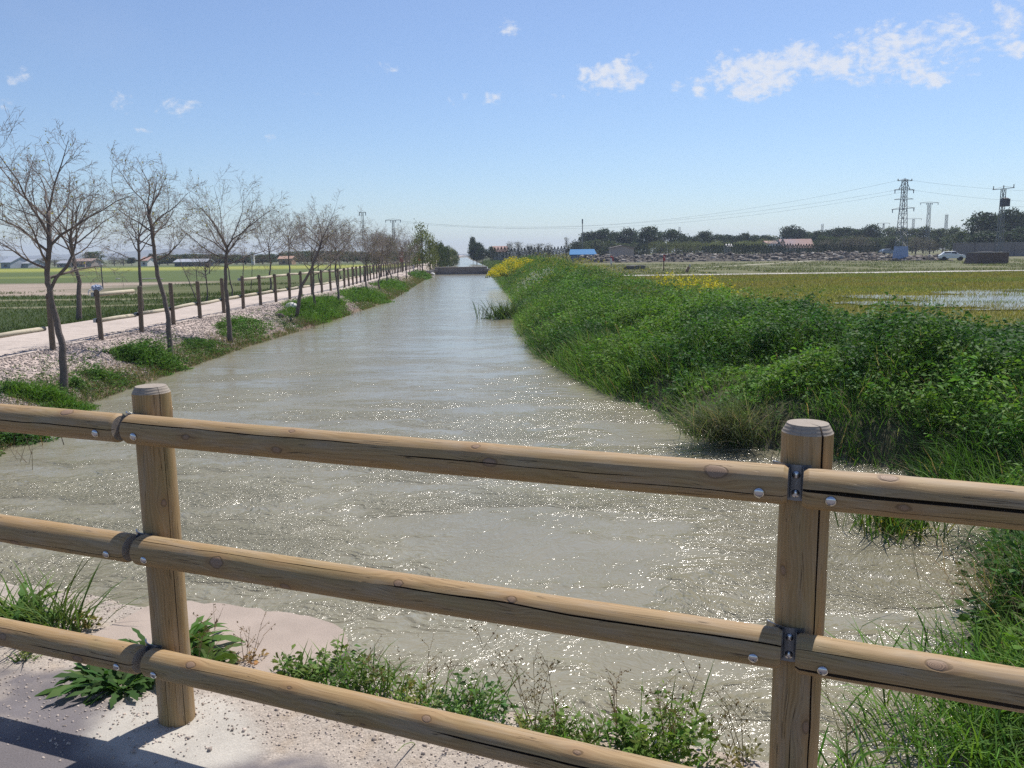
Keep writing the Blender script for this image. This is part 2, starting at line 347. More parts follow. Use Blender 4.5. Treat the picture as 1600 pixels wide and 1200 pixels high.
# peeled, weathered softwood; uses 'kv' = (offset along, offset around, arc) to the nearest knot
def wood(name, base=(.345, .225, .105), dark=(.235, .145, .065), light=(.44, .31, .165), grey=0.34, green=0.30):
    m, t = new_mat(name)
    kv = t.node('ShaderNodeSeparateXYZ', {0: t.node('ShaderNodeAttribute', attribute_name='kv').outputs['Vector']}).outputs
    ob = t.node('ShaderNodeTexCoord').outputs['Object']; oz = t.node('ShaderNodeSeparateXYZ', {0: ob}).outputs[2]
    rnd = t.math('MULTIPLY', t.node('ShaderNodeObjectInfo').outputs['Random'], 37.0)
    dz, dy, arc = kv[0], kv[1], kv[2]
    dz2 = t.math('MULTIPLY', dz, .62)
    d = t.math('SQRT', t.math('ADD', t.math('MULTIPLY', dz2, dz2), t.math('MULTIPLY', dy, dy)))
    g = t.math('EXPONENT', t.math('MULTIPLY', t.math('MULTIPLY', d, d), -1 / .0011))
    arcg = t.math('SUBTRACT', arc, t.math('MULTIPLY', dy, t.math('MULTIPLY', g, .85)))
    wob = t.noise(t.node('ShaderNodeCombineXYZ', {0: t.math('MULTIPLY', oz, 1.7), 1: rnd, 2: t.math('MULTIPLY', arc, 9.0)}).outputs[0], 1.0, 3, .55)
    arcw = t.math('ADD', arcg, t.math('MULTIPLY', wob, .11))
    st1 = t.noise(t.node('ShaderNodeCombineXYZ', {0: t.math('MULTIPLY', arcg, 330.0), 1: t.math('MULTIPLY', oz, 4.0), 2: rnd}).outputs[0], 1.0, 3, .6)
    ring = t.math('SINE', t.math('MULTIPLY', arcw, 520.0))
    ring = t.math('MULTIPLY', ring, t.noise(t.node('ShaderNodeCombineXYZ', {0: t.math('MULTIPLY', oz, 2.2), 1: t.math('MULTIPLY', arc, 20.0), 2: rnd}).outputs[0], 1.0, 2))
    f = t.math('ADD', t.math('MULTIPLY', ring, .20), t.math('MULTIPLY', t.math('SUBTRACT', st1, .5), .9))
    f = t.math('ADD', f, .5, clamp=True)
    c = t.ramp(f, [(.12, dark), (.5, base), (.9, light)])
    patch = t.noise(t.node('ShaderNodeCombineXYZ', {0: t.math('MULTIPLY', oz, 3.2), 1: t.math('MULTIPLY', arc, 14.0), 2: rnd}).outputs[0], 1.0, 4, .6)
    c = t.mixc(t.math('MULTIPLY', t.sstep(patch, .45, .72), green), c, (.27, .235, .10))
    patch2 = t.noise(t.node('ShaderNodeCombineXYZ', {0: t.math('MULTIPLY', oz, 5.0), 1: t.math('MULTIPLY', arc, 30.0), 2: t.math('ADD', rnd, 9.0)}).outputs[0], 1.0, 5, .65)
    c = t.mixc(t.math('MULTIPLY', t.sstep(patch2, .42, .75), grey), c, (.36, .33, .29))
    # dark checks
    chk = t.noise(t.node('ShaderNodeCombineXYZ', {0: t.math('MULTIPLY', arcg, 85.0), 1: t.math('MULTIPLY', oz, 2.2), 2: t.math('ADD', rnd, 4.0)}).outputs[0], 1.0, 2, .5)
    line = t.math('SUBTRACT', 1.0, t.sstep(t.math('ABSOLUTE', t.math('SUBTRACT', chk, .5)), .0, .012))
    line = t.math('MULTIPLY', line, t.sstep(t.noise(t.node('ShaderNodeCombineXYZ', {0: t.math('MULTIPLY', oz, 7.0), 1: t.math('MULTIPLY', arc, 60.0), 2: rnd}).outputs[0], 1.0, 2), .5, .62))
    c = t.mixc(t.math('MULTIPLY', line, .75), c, (.05, .03, .018))
    # knot with halo
    kd = t.math('ADD', d, t.math('ADD', t.math('MULTIPLY', t.math('SUBTRACT', t.noise(ob, 38, 3), .5), .013), t.math('MULTIPLY', t.math('SUBTRACT', t.noise(ob, 4, 1), .46), .045)))
    c = t.mixc(t.math('MULTIPLY', t.math('SUBTRACT', 1.0, t.sstep(kd, .013, .040)), .38), c, (.30, .17, .08))
    kr = t.math('ADD', t.math('MULTIPLY', t.math('SINE', t.math('MULTIPLY', kd, 2600.0)), .18), .55)
    kc = t.node('ShaderNodeCombineXYZ', {0: t.math('MULTIPLY', kr, .52), 1: t.math('MULTIPLY', kr, .34), 2: t.math('MULTIPLY', kr, .22)}).outputs[0]
    c = t.mixc(t.math('SUBTRACT', 1.0, t.sstep(kd, .0095, .0125)), c, kc)
    rim = t.math('MULTIPLY', t.math('SUBTRACT', 1.0, t.sstep(t.math('ABSOLUTE', t.math('SUBTRACT', kd, .0115)), .0004, .0030)), .45)
    c = t.mixc(rim, c, (.07, .04, .02))
    hgt = t.math('SUBTRACT', t.math('MULTIPLY', st1, .0004), t.math('MULTIPLY', t.math('ADD', line, rim), .0015))
    bp = t.node('ShaderNodeBump', {'Height': hgt, 'Distance': 1.0, 'Strength': .8}).outputs[0]
    finish(t, t.node('ShaderNodeBsdfPrincipled', {'Base Color': c, 'Roughness': .62, 'Normal': bp, 'Specular IOR Level': .3}).outputs[0]); return m
MWOOD = wood('peeled_pine')
mE, t = new_mat('end_grain')
ob = t.node('ShaderNodeTexCoord').outputs['Object']; sp = t.node('ShaderNodeSeparateXYZ', {0: ob}).outputs
dd = t.math('SQRT', t.math('ADD', t.math('MULTIPLY', sp[0], sp[0]), t.math('MULTIPLY', sp[1], sp[1])))
rg = t.math('ADD', t.math('MULTIPLY', t.math('SINE', t.math('ADD', t.math('MULTIPLY', dd, 1500.0), t.math('MULTIPLY', t.noise(ob, 18, 3), 9.0))), .5), .5)
an = t.math('ARCTAN2', sp[1], sp[0])
rc = t.noise(t.node('ShaderNodeCombineXYZ', {0: t.math('MULTIPLY', an, 6.0), 1: t.math('MULTIPLY', dd, 5.0), 2: 0.0}).outputs[0], 1.0, 3, .6)
ck = t.math('SUBTRACT', 1.0, t.sstep(t.math('ABSOLUTE', t.math('SUBTRACT', rc, .5)), 0, .02))
c = t.mixc(t.math('MULTIPLY', rg, .55), (.34, .28, .22), (.22, .17, .125)); c = t.mixc(t.math('MULTIPLY', ck, .6), c, (.06, .045, .035))
c = t.mixc(t.math('MULTIPLY', t.noise(ob, 30, 4), .5), c, (.40, .36, .31))
finish(t, t.node('ShaderNodeBsdfPrincipled', {'Base Color': c, 'Roughness': .85, 'Normal': t.node('ShaderNodeBump', {'Height': t.math('MULTIPLY', rg, .0006), 'Distance': 1.0})}).outputs[0])
MEND = mE
MCRK = simple('crack_shade_wood', (.055, .032, .018), .95, var=.3, scale=30)  # crack interiors coloured dark, painting in the shade of a deep groove
MFW = simple('backlit_pine', (.15, .115, .085), .8, var=.35, scale=14, bump=.002)  # far posts: their backlit shade is put into this darker colour
MFR = simple('toplit_rail_wood', (.45, .39, .29), .75, var=.3, scale=9, bump=.002)  # far rails: light from above is put into this paler colour
MGALV = simple('galvanised_steel', (.25, .27, .30), .38, .85, var=.3, scale=30)
MBOLT = simple('bolt_zinc', (.62, .63, .65), .22, 1.0, var=.12, scale=60)
MBARK = simple('bark', (.155, .125, .11), .9, var=.45, scale=11, bump=.01, bscale=45)
MTWIG = simple('twig', (.25, .205, .18), .85, var=.3, scale=4)
MSTONE = simple('stone_block', (.23, .20, .185), .9, var=.4, scale=3, bump=.03, bscale=5)
MCONC = simple('pale_concrete', (.50, .45, .40), .9, var=.2, scale=6, bump=.003, bscale=90)
MSTEEL = simple('lattice_steel', (.20, .21, .22), .6, .3, var=.2)
MWIRE = simple('cable', (.08, .08, .09), .5, .2)

# ------------------------------------------------------------------ terrain sheet
ul = np.concatenate([-np.geomspace(2500, 13.2, 46), np.arange(-13, 12.01, .16), np.geomspace(12.3, 2500, 60)])
yl = [-60, -30, -15, -8, -4, -1, 1]; y = 2.2
while y < 130: yl.append(y); y += max(.16, .0125 * y)
yl += list(np.geomspace(y, 3200, 60)); yl = np.array(yl)
U, Y = np.meshgrid(ul, yl); X = U + sh(Y) * (np.abs(U) < 40) + sh(np.minimum(Y, 300)) * 0
X = U + sh(Y) * np.clip((60 - np.abs(U)) / 45, 0, 1)
Z = ground_z(X, Y); Z = np.where(Y < 2.5, np.minimum(Z, -1.0), Z)
uu = X - sh(Y); dl = el(Y) - uu; dr = uu - er(Y)
colr = np.zeros(X.shape + (3,)); grit = np.zeros(X.shape)
def put(mask, c, g=0.0):
    m = np.clip(mask, 0, 1)[..., None]
    colr[:] = colr * (1 - m) + np.array(c) * m; grit[:] = grit * (1 - m[..., 0]) + g * m[..., 0]
nz = fbm(X * .5, Y * .5, 11); nzb = fbm(X * .06, Y * .06, 12, 5); nzc = fbm(X * .02, Y * .05, 13, 5)
put(np.ones(X.shape), (.10, .12, .05))
# west of the canal
put((dl > .0) * 1.0, (.20, .15, .11), .9)
put(sst(dl + (nz - .5) * .9, .55, 1.1), (.46, .38, .335), 1.0)
put(sst(dl, 4.75, 5.1), (.045, .065, .02), .1)
put(sst(dl, 5, 6) * sst(nzb, .45, .6), (.09, .10, .035), .1)
for yy, ww in ((33.5, 1.2), (39.5, 1.6)):       # worn strips in the grass
    put(sst(dl, 7, 9) * (np.abs(Y - yy - (X + 14) * -.05 + (nz - .5) * 1.2) < ww * .5) * .75, (.22, .20, .12), .3)
put(sst(dl, 6, 9) * sst(Y + X * .02, 43, 46) * (1 - sst(Y, 64, 72)) * sst(nzc + nz * .2 + sst(-X, 16, 30) * .25, .5, .68), (.33, .265, .21), .9)
put(sst(dl, 6, 9) * sst(Y, 66, 74), (.085, .115, .032), 0)
put(sst(dl, 6, 9) * sst(Y, 120, 150) * (1 - sst(Y, 172, 190)), (.26, .27, .05), 0)
put(sst(dl, 6, 9) * sst(Y, 85, 90) * (1 - sst(Y, 96, 100)) * .5 * sst(nzb, .3, .6), (.22, .24, .06), 0)
put(sst(dl, 6, 9) * sst(Y, 200, 230), (.13, .14, .08), 0)
# east of the canal
put((dr > 0) * 1.0, (.07, .065, .035), .1)
put(sst(dr, .3, 1.2), (.055, .065, .022), .0)
put(sst(dr, 7.2, 8.6) * 1.0, (.185, .175, .055), .05)
put(sst(dr, 8, 9) * sst(nzb, .45, .62) * .6, (.17, .17, .05), .05)
east = sst(dr, 6, 8)
put(east * sst(Y, 66, 67), (.115, .12, .05), .1)
put(east * sst(Y, 68, 70) * sst(nz * .6 + nzb * .4, .5, .6) * .6, (.2, .17, .1), .3)
put(east * sst(Y, 130, 150) * .9, (.15, .145, .075), .3)
put(east * sst(Y, 150, 170) * sst(nzb, .4, .6) * .5, (.12, .13, .05), .3)
put(((dl < 0) & (dr < 0)) * 1.0, (.2, .18, .13), 0)
nr, nc = X.shape; idx = np.arange(nr * nc).reshape(nr, nc)
F = np.stack([idx[:-1, :-1], idx[:-1, 1:], idx[1:, 1:], idx[1:, :-1]], -1).reshape(-1, 4)
me = fast_mesh('ground', np.stack([X, Y, Z], -1).reshape(-1, 3), F, colr.reshape(-1, 3), True, {'grit': grit.ravel()})
tag(link('ground', me, mG), kind='structure')

def ribbon(name, ys, xa, xb, zoff, mat, n=6, zfun=None, col=None, grit_=0.0):
    V = []; Fq = []
    for i, y in enumerate(ys):
        for j in range(n + 1):
            x = xa(y) + (xb(y) - xa(y)) * j / n; z = (zfun(x, y) if zfun else float(ground_z(x, y))) + zoff; V.append((x, y, z))
    for i in range(len(ys) - 1):
        for j in range(n): a = i * (n + 1) + j; Fq.append((a, a + 1, a + n + 2, a + n + 1))
    ex = {'grit': np.full(len(V), grit_)} if col is not None else None
    me = fast_mesh(name, V, Fq, col, True, ex); return link(name, me, mat)
ys = np.concatenate([np.arange(1.0, 60, .7), np.geomspace(60, 700, 60)])
tag(ribbon('water', ys, lambda y: float(el(y) + sh(y)) - 1.0, lambda y: float(er(y) + sh(y)) + 1.2, 0, mW, 4, lambda x, y: WZ), kind='structure')
ysp = np.concatenate([np.arange(3, 60, .5), np.geomspace(60, 330, 70)])
wob = lambda y, s: .10 * (float(vn(y * .9, s)) - .5)
tag(ribbon('path', ysp, lambda y: float(el(y) + sh(y)) - 4.85 + wob(y, 1), lambda y: float(el(y) + sh(y)) - 2.0 + wob(y, 7), .012, mG, 10, col=(.47, .40, .345), grit_=.25), kind='structure')
# pale gravel tracks across the eastern fields
ny = lambda x, s, a: a * (float(fbm(x * .12, s, 20)) - .5)
def track(name, x0, x1, yc, w, col, nx=150, g=.8):
    V = []; Fq = []
    for i in range(nx + 1):
        x = x0 + (x1 - x0) * i / nx
        for s_ in (-1, -.4, .4, 1):
            y = yc(x) + s_ * w(x) / 2 + ny(x * 4, s_ + 9, w(x) * .35); V.append((x, y, float(ground_z(x, y)) + .02 + .02 * (1 - abs(s_))))
    for i in range(nx):
        for j in range(3): a = i * 4 + j; Fq.append((a, a + 4, a + 5, a + 1))
    me = fast_mesh(name, V, Fq, col, True, {'grit': np.full(len(V), g)}); return tag(link(name, me, mG), kind='structure')
track('gravel_track', 8.6, 75, lambda x: 69 + (x - 9) * .06, lambda x: 3.2 if x < 40 else 2.0, (.50, .47, .43))
track('dirt_track', 18, 60, lambda x: 95 + (x - 18) * 1.4, lambda x: 1.6, (.52, .49, .38), g=.3)

# ------------------------------------------------------------------ distant hills
def hills():
    pts = [(-500, 396), (-200, 399), (0, 401), (60, 399), (110, 397), (160, 398), (200, 393), (240, 390), (275, 388), (320, 391), (345, 389), (380, 395), (430, 398), (500, 400), (560, 396), (615, 389), (650, 391), (690, 396), (730, 399), (860, 392), (890, 388), (930, 390), (1000, 394), (1500, 388), (2100, 384)]
    V = []; Fq = []; n = 0
    xs = np.arange(-500, 2100, 6)
    rows = [(2300, 0.0), (2400, .45), (2520, .85), (2600, 1.0), (2750, .6), (3000, 0)]
    for px in xs:
        py = np.interp(px, [p[0] for p in pts], [p[1] for p in pts]) + 1.6 * (float(fbm(px * .03, 2, 31)) - .5)
        top = at_depth(px, py, 2600)
        for (yy, k) in rows:
            x = top.x * yy / 2600; h = max(top.z, 4) * k * (1 + .25 * (float(fbm(px * .06, yy * .01, 33)) - .5) * (k < 1))
            V.append((x, yy, -2 + h + 2 * k))
    m = len(rows)
    for i in range(len(xs) - 1):
        for j in range(m - 1): a = i * m + j; Fq.append((a, a + m, a + m + 1, a + 1))
    me = fast_mesh('hills', V, Fq, smooth=True); tag(link('hills', me, simple('scrub_hill', (.14, .14, .10), .95, var=.5, scale=.012)), kind='structure')
hills()

# ------------------------------------------------------------------ bridge deck and verge under the near fence
TV = Vector((.9348, -.3552, 0)); NV = Vector((.3552, .9348, 0)); FS = 2.115
def ts(t_, s_, z=0.0): return TV * t_ + NV * s_ + Vector((0, 0, z))
def edge_s(t_):
    return 2.60 + .05 * (fbm(t_ * 2.3, 0.3, 41) - .5) * 2 + .30 * (1 - sst(t_, -2.9, -2.5)) + .2 * sst(t_, 1.0, 1.9)
def deck_z(t_, s_):
    z = -.012 * sst(s_, 1.9, 2.1) - .03 * sst(s_, 2.2, 2.7)
    z = z + .010 * (fbm(t_ * 9, s_ * 9, 42) - .5) * sst(s_, 1.85, 2.1) + .006 * (fbm(t_ * 30, s_ * 30, 43) - .5) * sst(s_, 1.9, 2.1)
    for pt in POSTS_T: z = z + .012 * (1 - sst(np.hypot((t_ - pt) * .8, (s_ - FS)), .10, .34))
    return z
POSTS_T = [-4.10, -2.080, -0.033, 1.99]
def deck():
    tt = np.concatenate([np.arange(-9, -4.4, .5), np.arange(-4.4, 2.0, .018), np.arange(2.0, 8, .5)])
    V = []; cols = []; gr_ = []
    R0 = 70; T_ = np.repeat(tt[:, None], R0 + 8, 1); S_ = np.zeros_like(T_)
    es = edge_s(tt)
    fr = np.linspace(0, 1, R0)
    S_[:, :8] = np.array([-14, -8, -4, -2, -.5, .6, 1.0, 1.3])[None]; S_[:, 8:] = 1.55 + (es[:, None] - 1.55) * fr[None]
    Zd = deck_z(T_, S_)
    col = np.zeros(T_.shape + (3,)); g = np.zeros(T_.shape)
    asph = np.array((.160, .145, .148)); grav = np.array((.375, .325, .275)); cem = np.array((.45, .42, .37))
    nz_ = fbm(T_ * 4, S_ * 4, 44, 5); m = sst(S_ + (nz_ - .5) * .35 - .13 * (1 - sst(T_, -2.6, -2.1)), 1.98, 2.10); col[:] = asph * (1 - m[..., None]) + grav * m[..., None]; g[:] = .12 + .6 * m
    dust = sst(fbm(T_ * 7, S_ * 7, 46, 4), .5, .7) * sst(S_, 1.7, 2.0) * (1 - m); col[:] = col * (1 - dust[..., None] * .5) + grav * dust[..., None] * .5
    dirt = sst(fbm(T_ * 11, S_ * 11, 47, 4), .55, .72) * m * .5; col[:] = col * (1 - dirt[..., None]) + np.array((.34, .27, .2)) * dirt[..., None]
    for pt in POSTS_T:
        q = np.hypot((T_ - pt - .06) * .75, (S_ - FS + .07) * 1.1) + .12 * (nz_ - .5); k = 1 - sst(q, .20, .30)
        col[:] = col * (1 - k[..., None]) + cem * k[..., None]; g *= 1 - .8 * k
    P = T_[..., None] * np.array(TV)[None, None] + S_[..., None] * np.array(NV)[None, None]; P[..., 2] += Zd
    nt_, ns_ = T_.shape
    bot = P[:, -1].copy(); bot[:, 2] = -1.5; mid = P[:, -1].copy(); mid[:, 2] = -.12; mid[:, :2] += np.array(NV)[:2] * .01
    P = np.concatenate([P, mid[:, None], bot[:, None]], 1); col = np.concatenate([col, col[:, -1:] * .9, col[:, -1:] * .6], 1); g = np.concatenate([g, g[:, -1:], g[:, -1:]], 1); ns_ += 2
    idx = np.arange(nt_ * ns_).reshape(nt_, ns_); Fq = np.stack([idx[:-1, :-1], idx[1:, :-1], idx[1:, 1:], idx[:-1, 1:]], -1).reshape(-1, 4)
    me = fast_mesh('bridge_deck', P.reshape(-1, 3), Fq, col.reshape(-1, 3), True, {'grit': g.ravel()})
    tag(link('bridge_deck', me, mDK), kind='structure')
deck()
# rounded concrete apron beside the post
def apron():
    m = MB(); t0, t1, s0, s1, r = -2.95, -1.80, 2.25, 3.02, .34
    out = [(t0, s0), (t1, s0)]
    for k_ in range(13): a = PI / 2 * k_ / 12; out.append((t1 - r + r * math.cos(a), s1 - r * 1.0 + r * math.sin(a)))
    out += [(t1 - r - (t1 - r - t0) * q / 14, s1 - .05 * q / 14) for q in range(1, 15)]
    out = [(t0, s0), (t1, s0)] + [(a + .035 * (float(vn(a * 14, c * 14, 7)) - .5), c + .04 * (float(vn(a * 14, c * 14, 8)) - .5)) for a, c in out[2:]]
    b = [ts(a, c, -1.3) for a, c in out]; tp = [ts(a, c, -.028) for a, c in out]
    cen = ts((t0 + t1) / 2, (s0 + s1) / 2, 0); tp2 = [Vector((cen.x + (p.x - cen.x) * .985, cen.y + (p.y - cen.y) * .985, -.016)) for p in tp]
    n = len(out); m.add(b + tp + tp2, [(i, (i + 1) % n, n + (i + 1) % n, n + i) for i in range(n)] + [(n + i, n + (i + 1) % n, 2 * n + (i + 1) % n, 2 * n + i) for i in range(n)] + [tuple(range(2 * n, 3 * n))])
    o = m.build('concrete_apron', mAP); tag(o, 'pinkish concrete slab with rounded corner jutting over the water behind the fence post', 'concrete slab')
apron()

# ------------------------------------------------------------------ peeled logs with cracks and knots
def log_object(name, L, r, rng, cracks, knots, parent, p0, dirv, facing, bevel=(.012, .012), taper=0.0, bow=0.0, nz_=110):
    cracks = sorted(cracks, key=lambda c: c[0]); cols = []  # each: (kind, crack, side) or filler between
    nth = 44; zs = np.linspace(0, L, nz_)
    zs = np.unique(np.concatenate([zs, [0, bevel[0] * .3, bevel[0], L - bevel[1], L - bevel[1] * .3, L]]))
    seeds = rng.uniform(0, 100, 8)
    cp = []
    for c in cracks:
        ph0, za, zb, wd, dp, wander = c
        wd *= 1.2; ph = ph0 + wander * (fbm(zs * 2.6 + seeds[0] + ph0 * 7, 0.5, 51, 3) - .5) * 2
        env = sst(zs, za, za + .12) * (1 - sst(zs, zb - .12, zb)) if za > 0 else (1 - sst(zs, zb - .12, zb))
        if zb >= L: env = sst(zs, za, za + .12) if za > 0 else np.ones_like(zs)
        w = wd * env * (.55 + .9 * vn(zs * 9, seeds[1] + ph0, 52)); cp.append((ph, w, dp * env))
    edges = [(np.full_like(zs, -PI), None)]
    PH = []; DR = []; EC = []; IC = []
    last = np.full_like(zs, -PI); marks = []
    for i in range(len(cp) + 1):
        nxt = cp[i][0] - cp[i][1] / r if i < len(cp) else np.full_like(zs, PI)
        cnt = max(3, int(round(nth * float(np.mean(nxt - last)) / (2 * PI))))
        for j in range(cnt):
            PH.append(last + (nxt - last) * j / cnt); DR.append(np.zeros_like(zs))
        if i < len(cp):
            ph, w, dp = cp[i]
            EC += [len(PH), len(PH) + 3]; IC += [len(PH), len(PH) + 1, len(PH) + 2]
            PH.append(nxt); DR.append(np.zeros_like(zs))
            PH.append(ph - w / r * .35); DR.append(dp); PH.append(ph + w / r * .35); DR.append(dp)
            last = ph + w / r
        else: PH.append(nxt); DR.append(np.zeros_like(zs))
    PH = np.array(PH).T; DR = np.array(DR).T
    n, k = PH.shape; Zz = np.repeat(zs[:, None], k, 1)
    rad_ = r * (1 + taper * (Zz / L - .5)) * (1 + .022 * (vn(Zz * 5 + seeds[2], 1.5 + 1.2 * np.cos(PH), 53) - .5) + .012 * (vn(Zz * 22, 5 + 3 * np.cos(PH), 54) - .5))
    arc = PH * r
    for (kz, kp) in knots:
        q = ((Zz - kz) / .045) ** 2 + ((arc - kp * r) / .028) ** 2; rad_ = rad_ + .0022 * np.exp(-q)
    e0 = np.clip((bevel[0] - Zz) / bevel[0], 0, 1); e1 = np.clip((Zz - (L - bevel[1])) / bevel[1], 0, 1)
    rad_ = rad_ - (e0 * bevel[0] + e1 * bevel[1]) * (.62 if bevel[1] < .015 else .52)
    rad_ = rad_ - DR
    bx = bow * np.sin(PI * Zz / L)
    V = np.stack([rad_ * np.cos(PH) + bx * .5, rad_ * np.sin(PH) + bx, Zz], -1).reshape(-1, 3)
    idx = np.arange(n * k).reshape(n, k); Fq = np.stack([idx[:-1, :-1], idx[:-1, 1:], idx[1:, 1:], idx[1:, :-1]], -1).reshape(-1, 4)
    me = bpy.data.meshes.new(name)
    faces = [tuple(f) for f in Fq.tolist()]; nf_ = len(faces)
    faces.append(tuple(reversed(idx[0, :-1].tolist()))); faces.append(tuple(idx[-1, :-1].tolist()))
    me.from_pydata(V.tolist(), [], faces)
    mi = np.zeros(len(faces), np.int32); mi[-2:] = 1
    zc = Zz.reshape(-1)[Fq].mean(1); 
    if bevel[1] > .015: mi[:nf_][zc > L - bevel[1]] = 1
    if IC:
        fcol = np.tile(np.arange(k - 1), n - 1); wd_ = (np.abs(PH[:-1, 1:] - PH[:-1, :-1]) > 1e-4).ravel(); mi[:nf_][np.isin(fcol, IC) & wd_ & (mi[:nf_] == 0)] = 2
    me.polygons.foreach_set('material_index', mi)
    # corner attribute: offset to the knot nearest to each face
    fc = np.stack([Zz.reshape(-1)[Fq].mean(1), arc.reshape(-1)[Fq].mean(1)], 1); kn = np.array([(a, b * r) for a, b in knots] + [(-9, 0)])
    dm = ((fc[:, None, :] - kn[None]) ** 2).sum(-1); ki = dm.argmin(1)
    at = me.attributes.new('kv', 'FLOAT_VECTOR', 'CORNER'); buf = np.zeros((len(me.loops), 3), np.float32); buf[:, :2] = 9
    zf = Zz.reshape(-1)[Fq]; af = arc.reshape(-1)[Fq]
    buf[:nf_ * 4, 0] = (zf - kn[ki][:, 0][:, None]).ravel(); buf[:nf_ * 4, 1] = (af - kn[ki][:, 1][:, None]).ravel(); buf[:nf_ * 4, 2] = af.ravel()
    at.data.foreach_set('vector', buf.ravel())
    sm = np.ones(len(faces), bool); sm[-2:] = False; me.polygons.foreach_set('use_smooth', sm); me.update(calc_edges=True)
    ev = np.empty(len(me.edges) * 2, np.int32); me.edges.foreach_get('vertices', ev); ev = ev.reshape(-1, 2); ecol = ev % k
    shp = (ecol[:, 0] == ecol[:, 1]) & np.isin(ecol[:, 0], EC); row = ev // k; shp |= (row[:, 0] == row[:, 1]) & ((np.abs(zs[np.minimum(row[:, 0], n - 1)] - (L - bevel[1])) < 1e-6) | (row[:, 0] == n - 1) | (row[:, 0] == 0))
    sa = me.attributes.new('sharp_edge', 'BOOLEAN', 'EDGE'); sa.data.foreach_set('value', shp)
    o = link(name, me, [MWOOD, MEND, MCRK], parent)
    zax = dirv.normalized(); xax = (facing - zax * facing.dot(zax)).normalized(); yax = zax.cross(xax)
    o.matrix_local = Matrix.Translation(p0) @ Matrix((xax, yax, zax)).transposed().to_4x4()
    return o
rng = np.random.default_rng(5)
FC = -NV                                     # the side of the fence that faces the deck
fence = empty('wooden_fence', ts(-1.05, FS, 0))
tag(fence, 'honey coloured round log fence with three rails beside the deck above the water', 'fence')
def rel(p): return p - fence.location
MCR = {1: [(.42, 0.0, 1.185, .0009, .03, .02), (-.5, .0, .3, .0006, .01, .05)], 2: [(.62, 0.0, 1.185, .0018, .04, .02), (-.15, .0, .45, .0007, .01, .05)]}
for i, pt in enumerate(POSTS_T):
    cr = MCR.get(i, [(.3, 0.0, 1.185, .0015, .02, .05)])
    kn = [[(.4, .2)], [(.80, .18), (.25, -.9), (1.09, 1.4)], [(1.04, -1.05), (.82, -.75), (.42, .45), (.12, .9)], [(.5, 0)]][i]
    # the post faces the camera with phi = 0
    base = ts(pt, FS, -.3)
    log_object('post', 1.485, .0600, rng, [(a, b if b == 0 else b, c + .3, d, e, f) for a, b, c, d, e, f in cr], [(a + .3, b) for a, b in kn], fence, rel(base), Vector((0, 0, 1)), Vector((-base.x, -base.y, 0)).normalized() if i in (1, 2) else FC, bevel=(.005, .022), bow=.0)
RZ = [1.06, .655, .26]; RR = .0482
RZP = [RZ, RZ, [1.052, .639, .212], [1.01, .60, .165]]
rails = {}
GAP = .017
ndz = {  # (row, bay): cracks (phi, from, to, width, depth, wander), knots (along, phi); phi -90 deg is the top, 0 faces the deck
    (0, 0): ([(-.15, .0, 1.99, .0012, .015, .22)], [(1.78, -1.15), (.5, .2), (1.2, -.8)]),
    (0, 1): ([(-.62, 0.0, .95, .0014, .02, .12), (-.12, .95, 1.7, .0012, .015, .15), (.35, 1.55, 1.99, .0010, .012, .1)], [(.60, .18), (.635, -1.1), (1.22, -1.05), (1.27, -.2), (1.85, -.7), (.27, -.1)]),
    (0, 2): ([(-.12, 0.0, 1.99, .0034, .03, .10), (.55, .05, .8, .0006, .008, .1)], [(.215, .22), (.18, -1.2), (.62, .8)]),
    (1, 0): ([(-.95, 0, 1.1, .0012, .012, .1), (.4, 1.3, 1.99, .001, .01, .1)], [(.7, -.4), (1.5, .6), (1.05, -.9)]),
    (1, 1): ([(-1.05, 0.0, .9, .0010, .012, .15), (-.55, .9, 1.99, .0018, .02, .2)], [(.35, -.35), (.98, -.78), (1.32, -.85), (.6, .5)]),
    (1, 2): ([(.42, 0.0, 1.99, .0042, .035, .12), (-.6, .0, .35, .0007, .01, .1)], [(.65, .55), (1.1, -.3), (.3, -.9)]),
    (2, 0): ([(-.8, 0, 1.6, .0010, .012, .12), (-.1, 1.5, 1.99, .0013, .015, .05)], [(1.40, -.25), (1.75, .3), (.6, -.5)]),
    (2, 1): ([(-.75, 0.15, .55, .0008, .01, .1), (-.35, 1.05, 1.99, .0026, .03, .15)], [(.2, -.95), (.58, -.9), (1.05, -.9), (1.5, -1.0), (.85, .3)]),
    (2, 2): ([(-.2, 0.0, 1.99, .002, .02, .15)], [(.6, 0), (1.4, -.6)]),
}
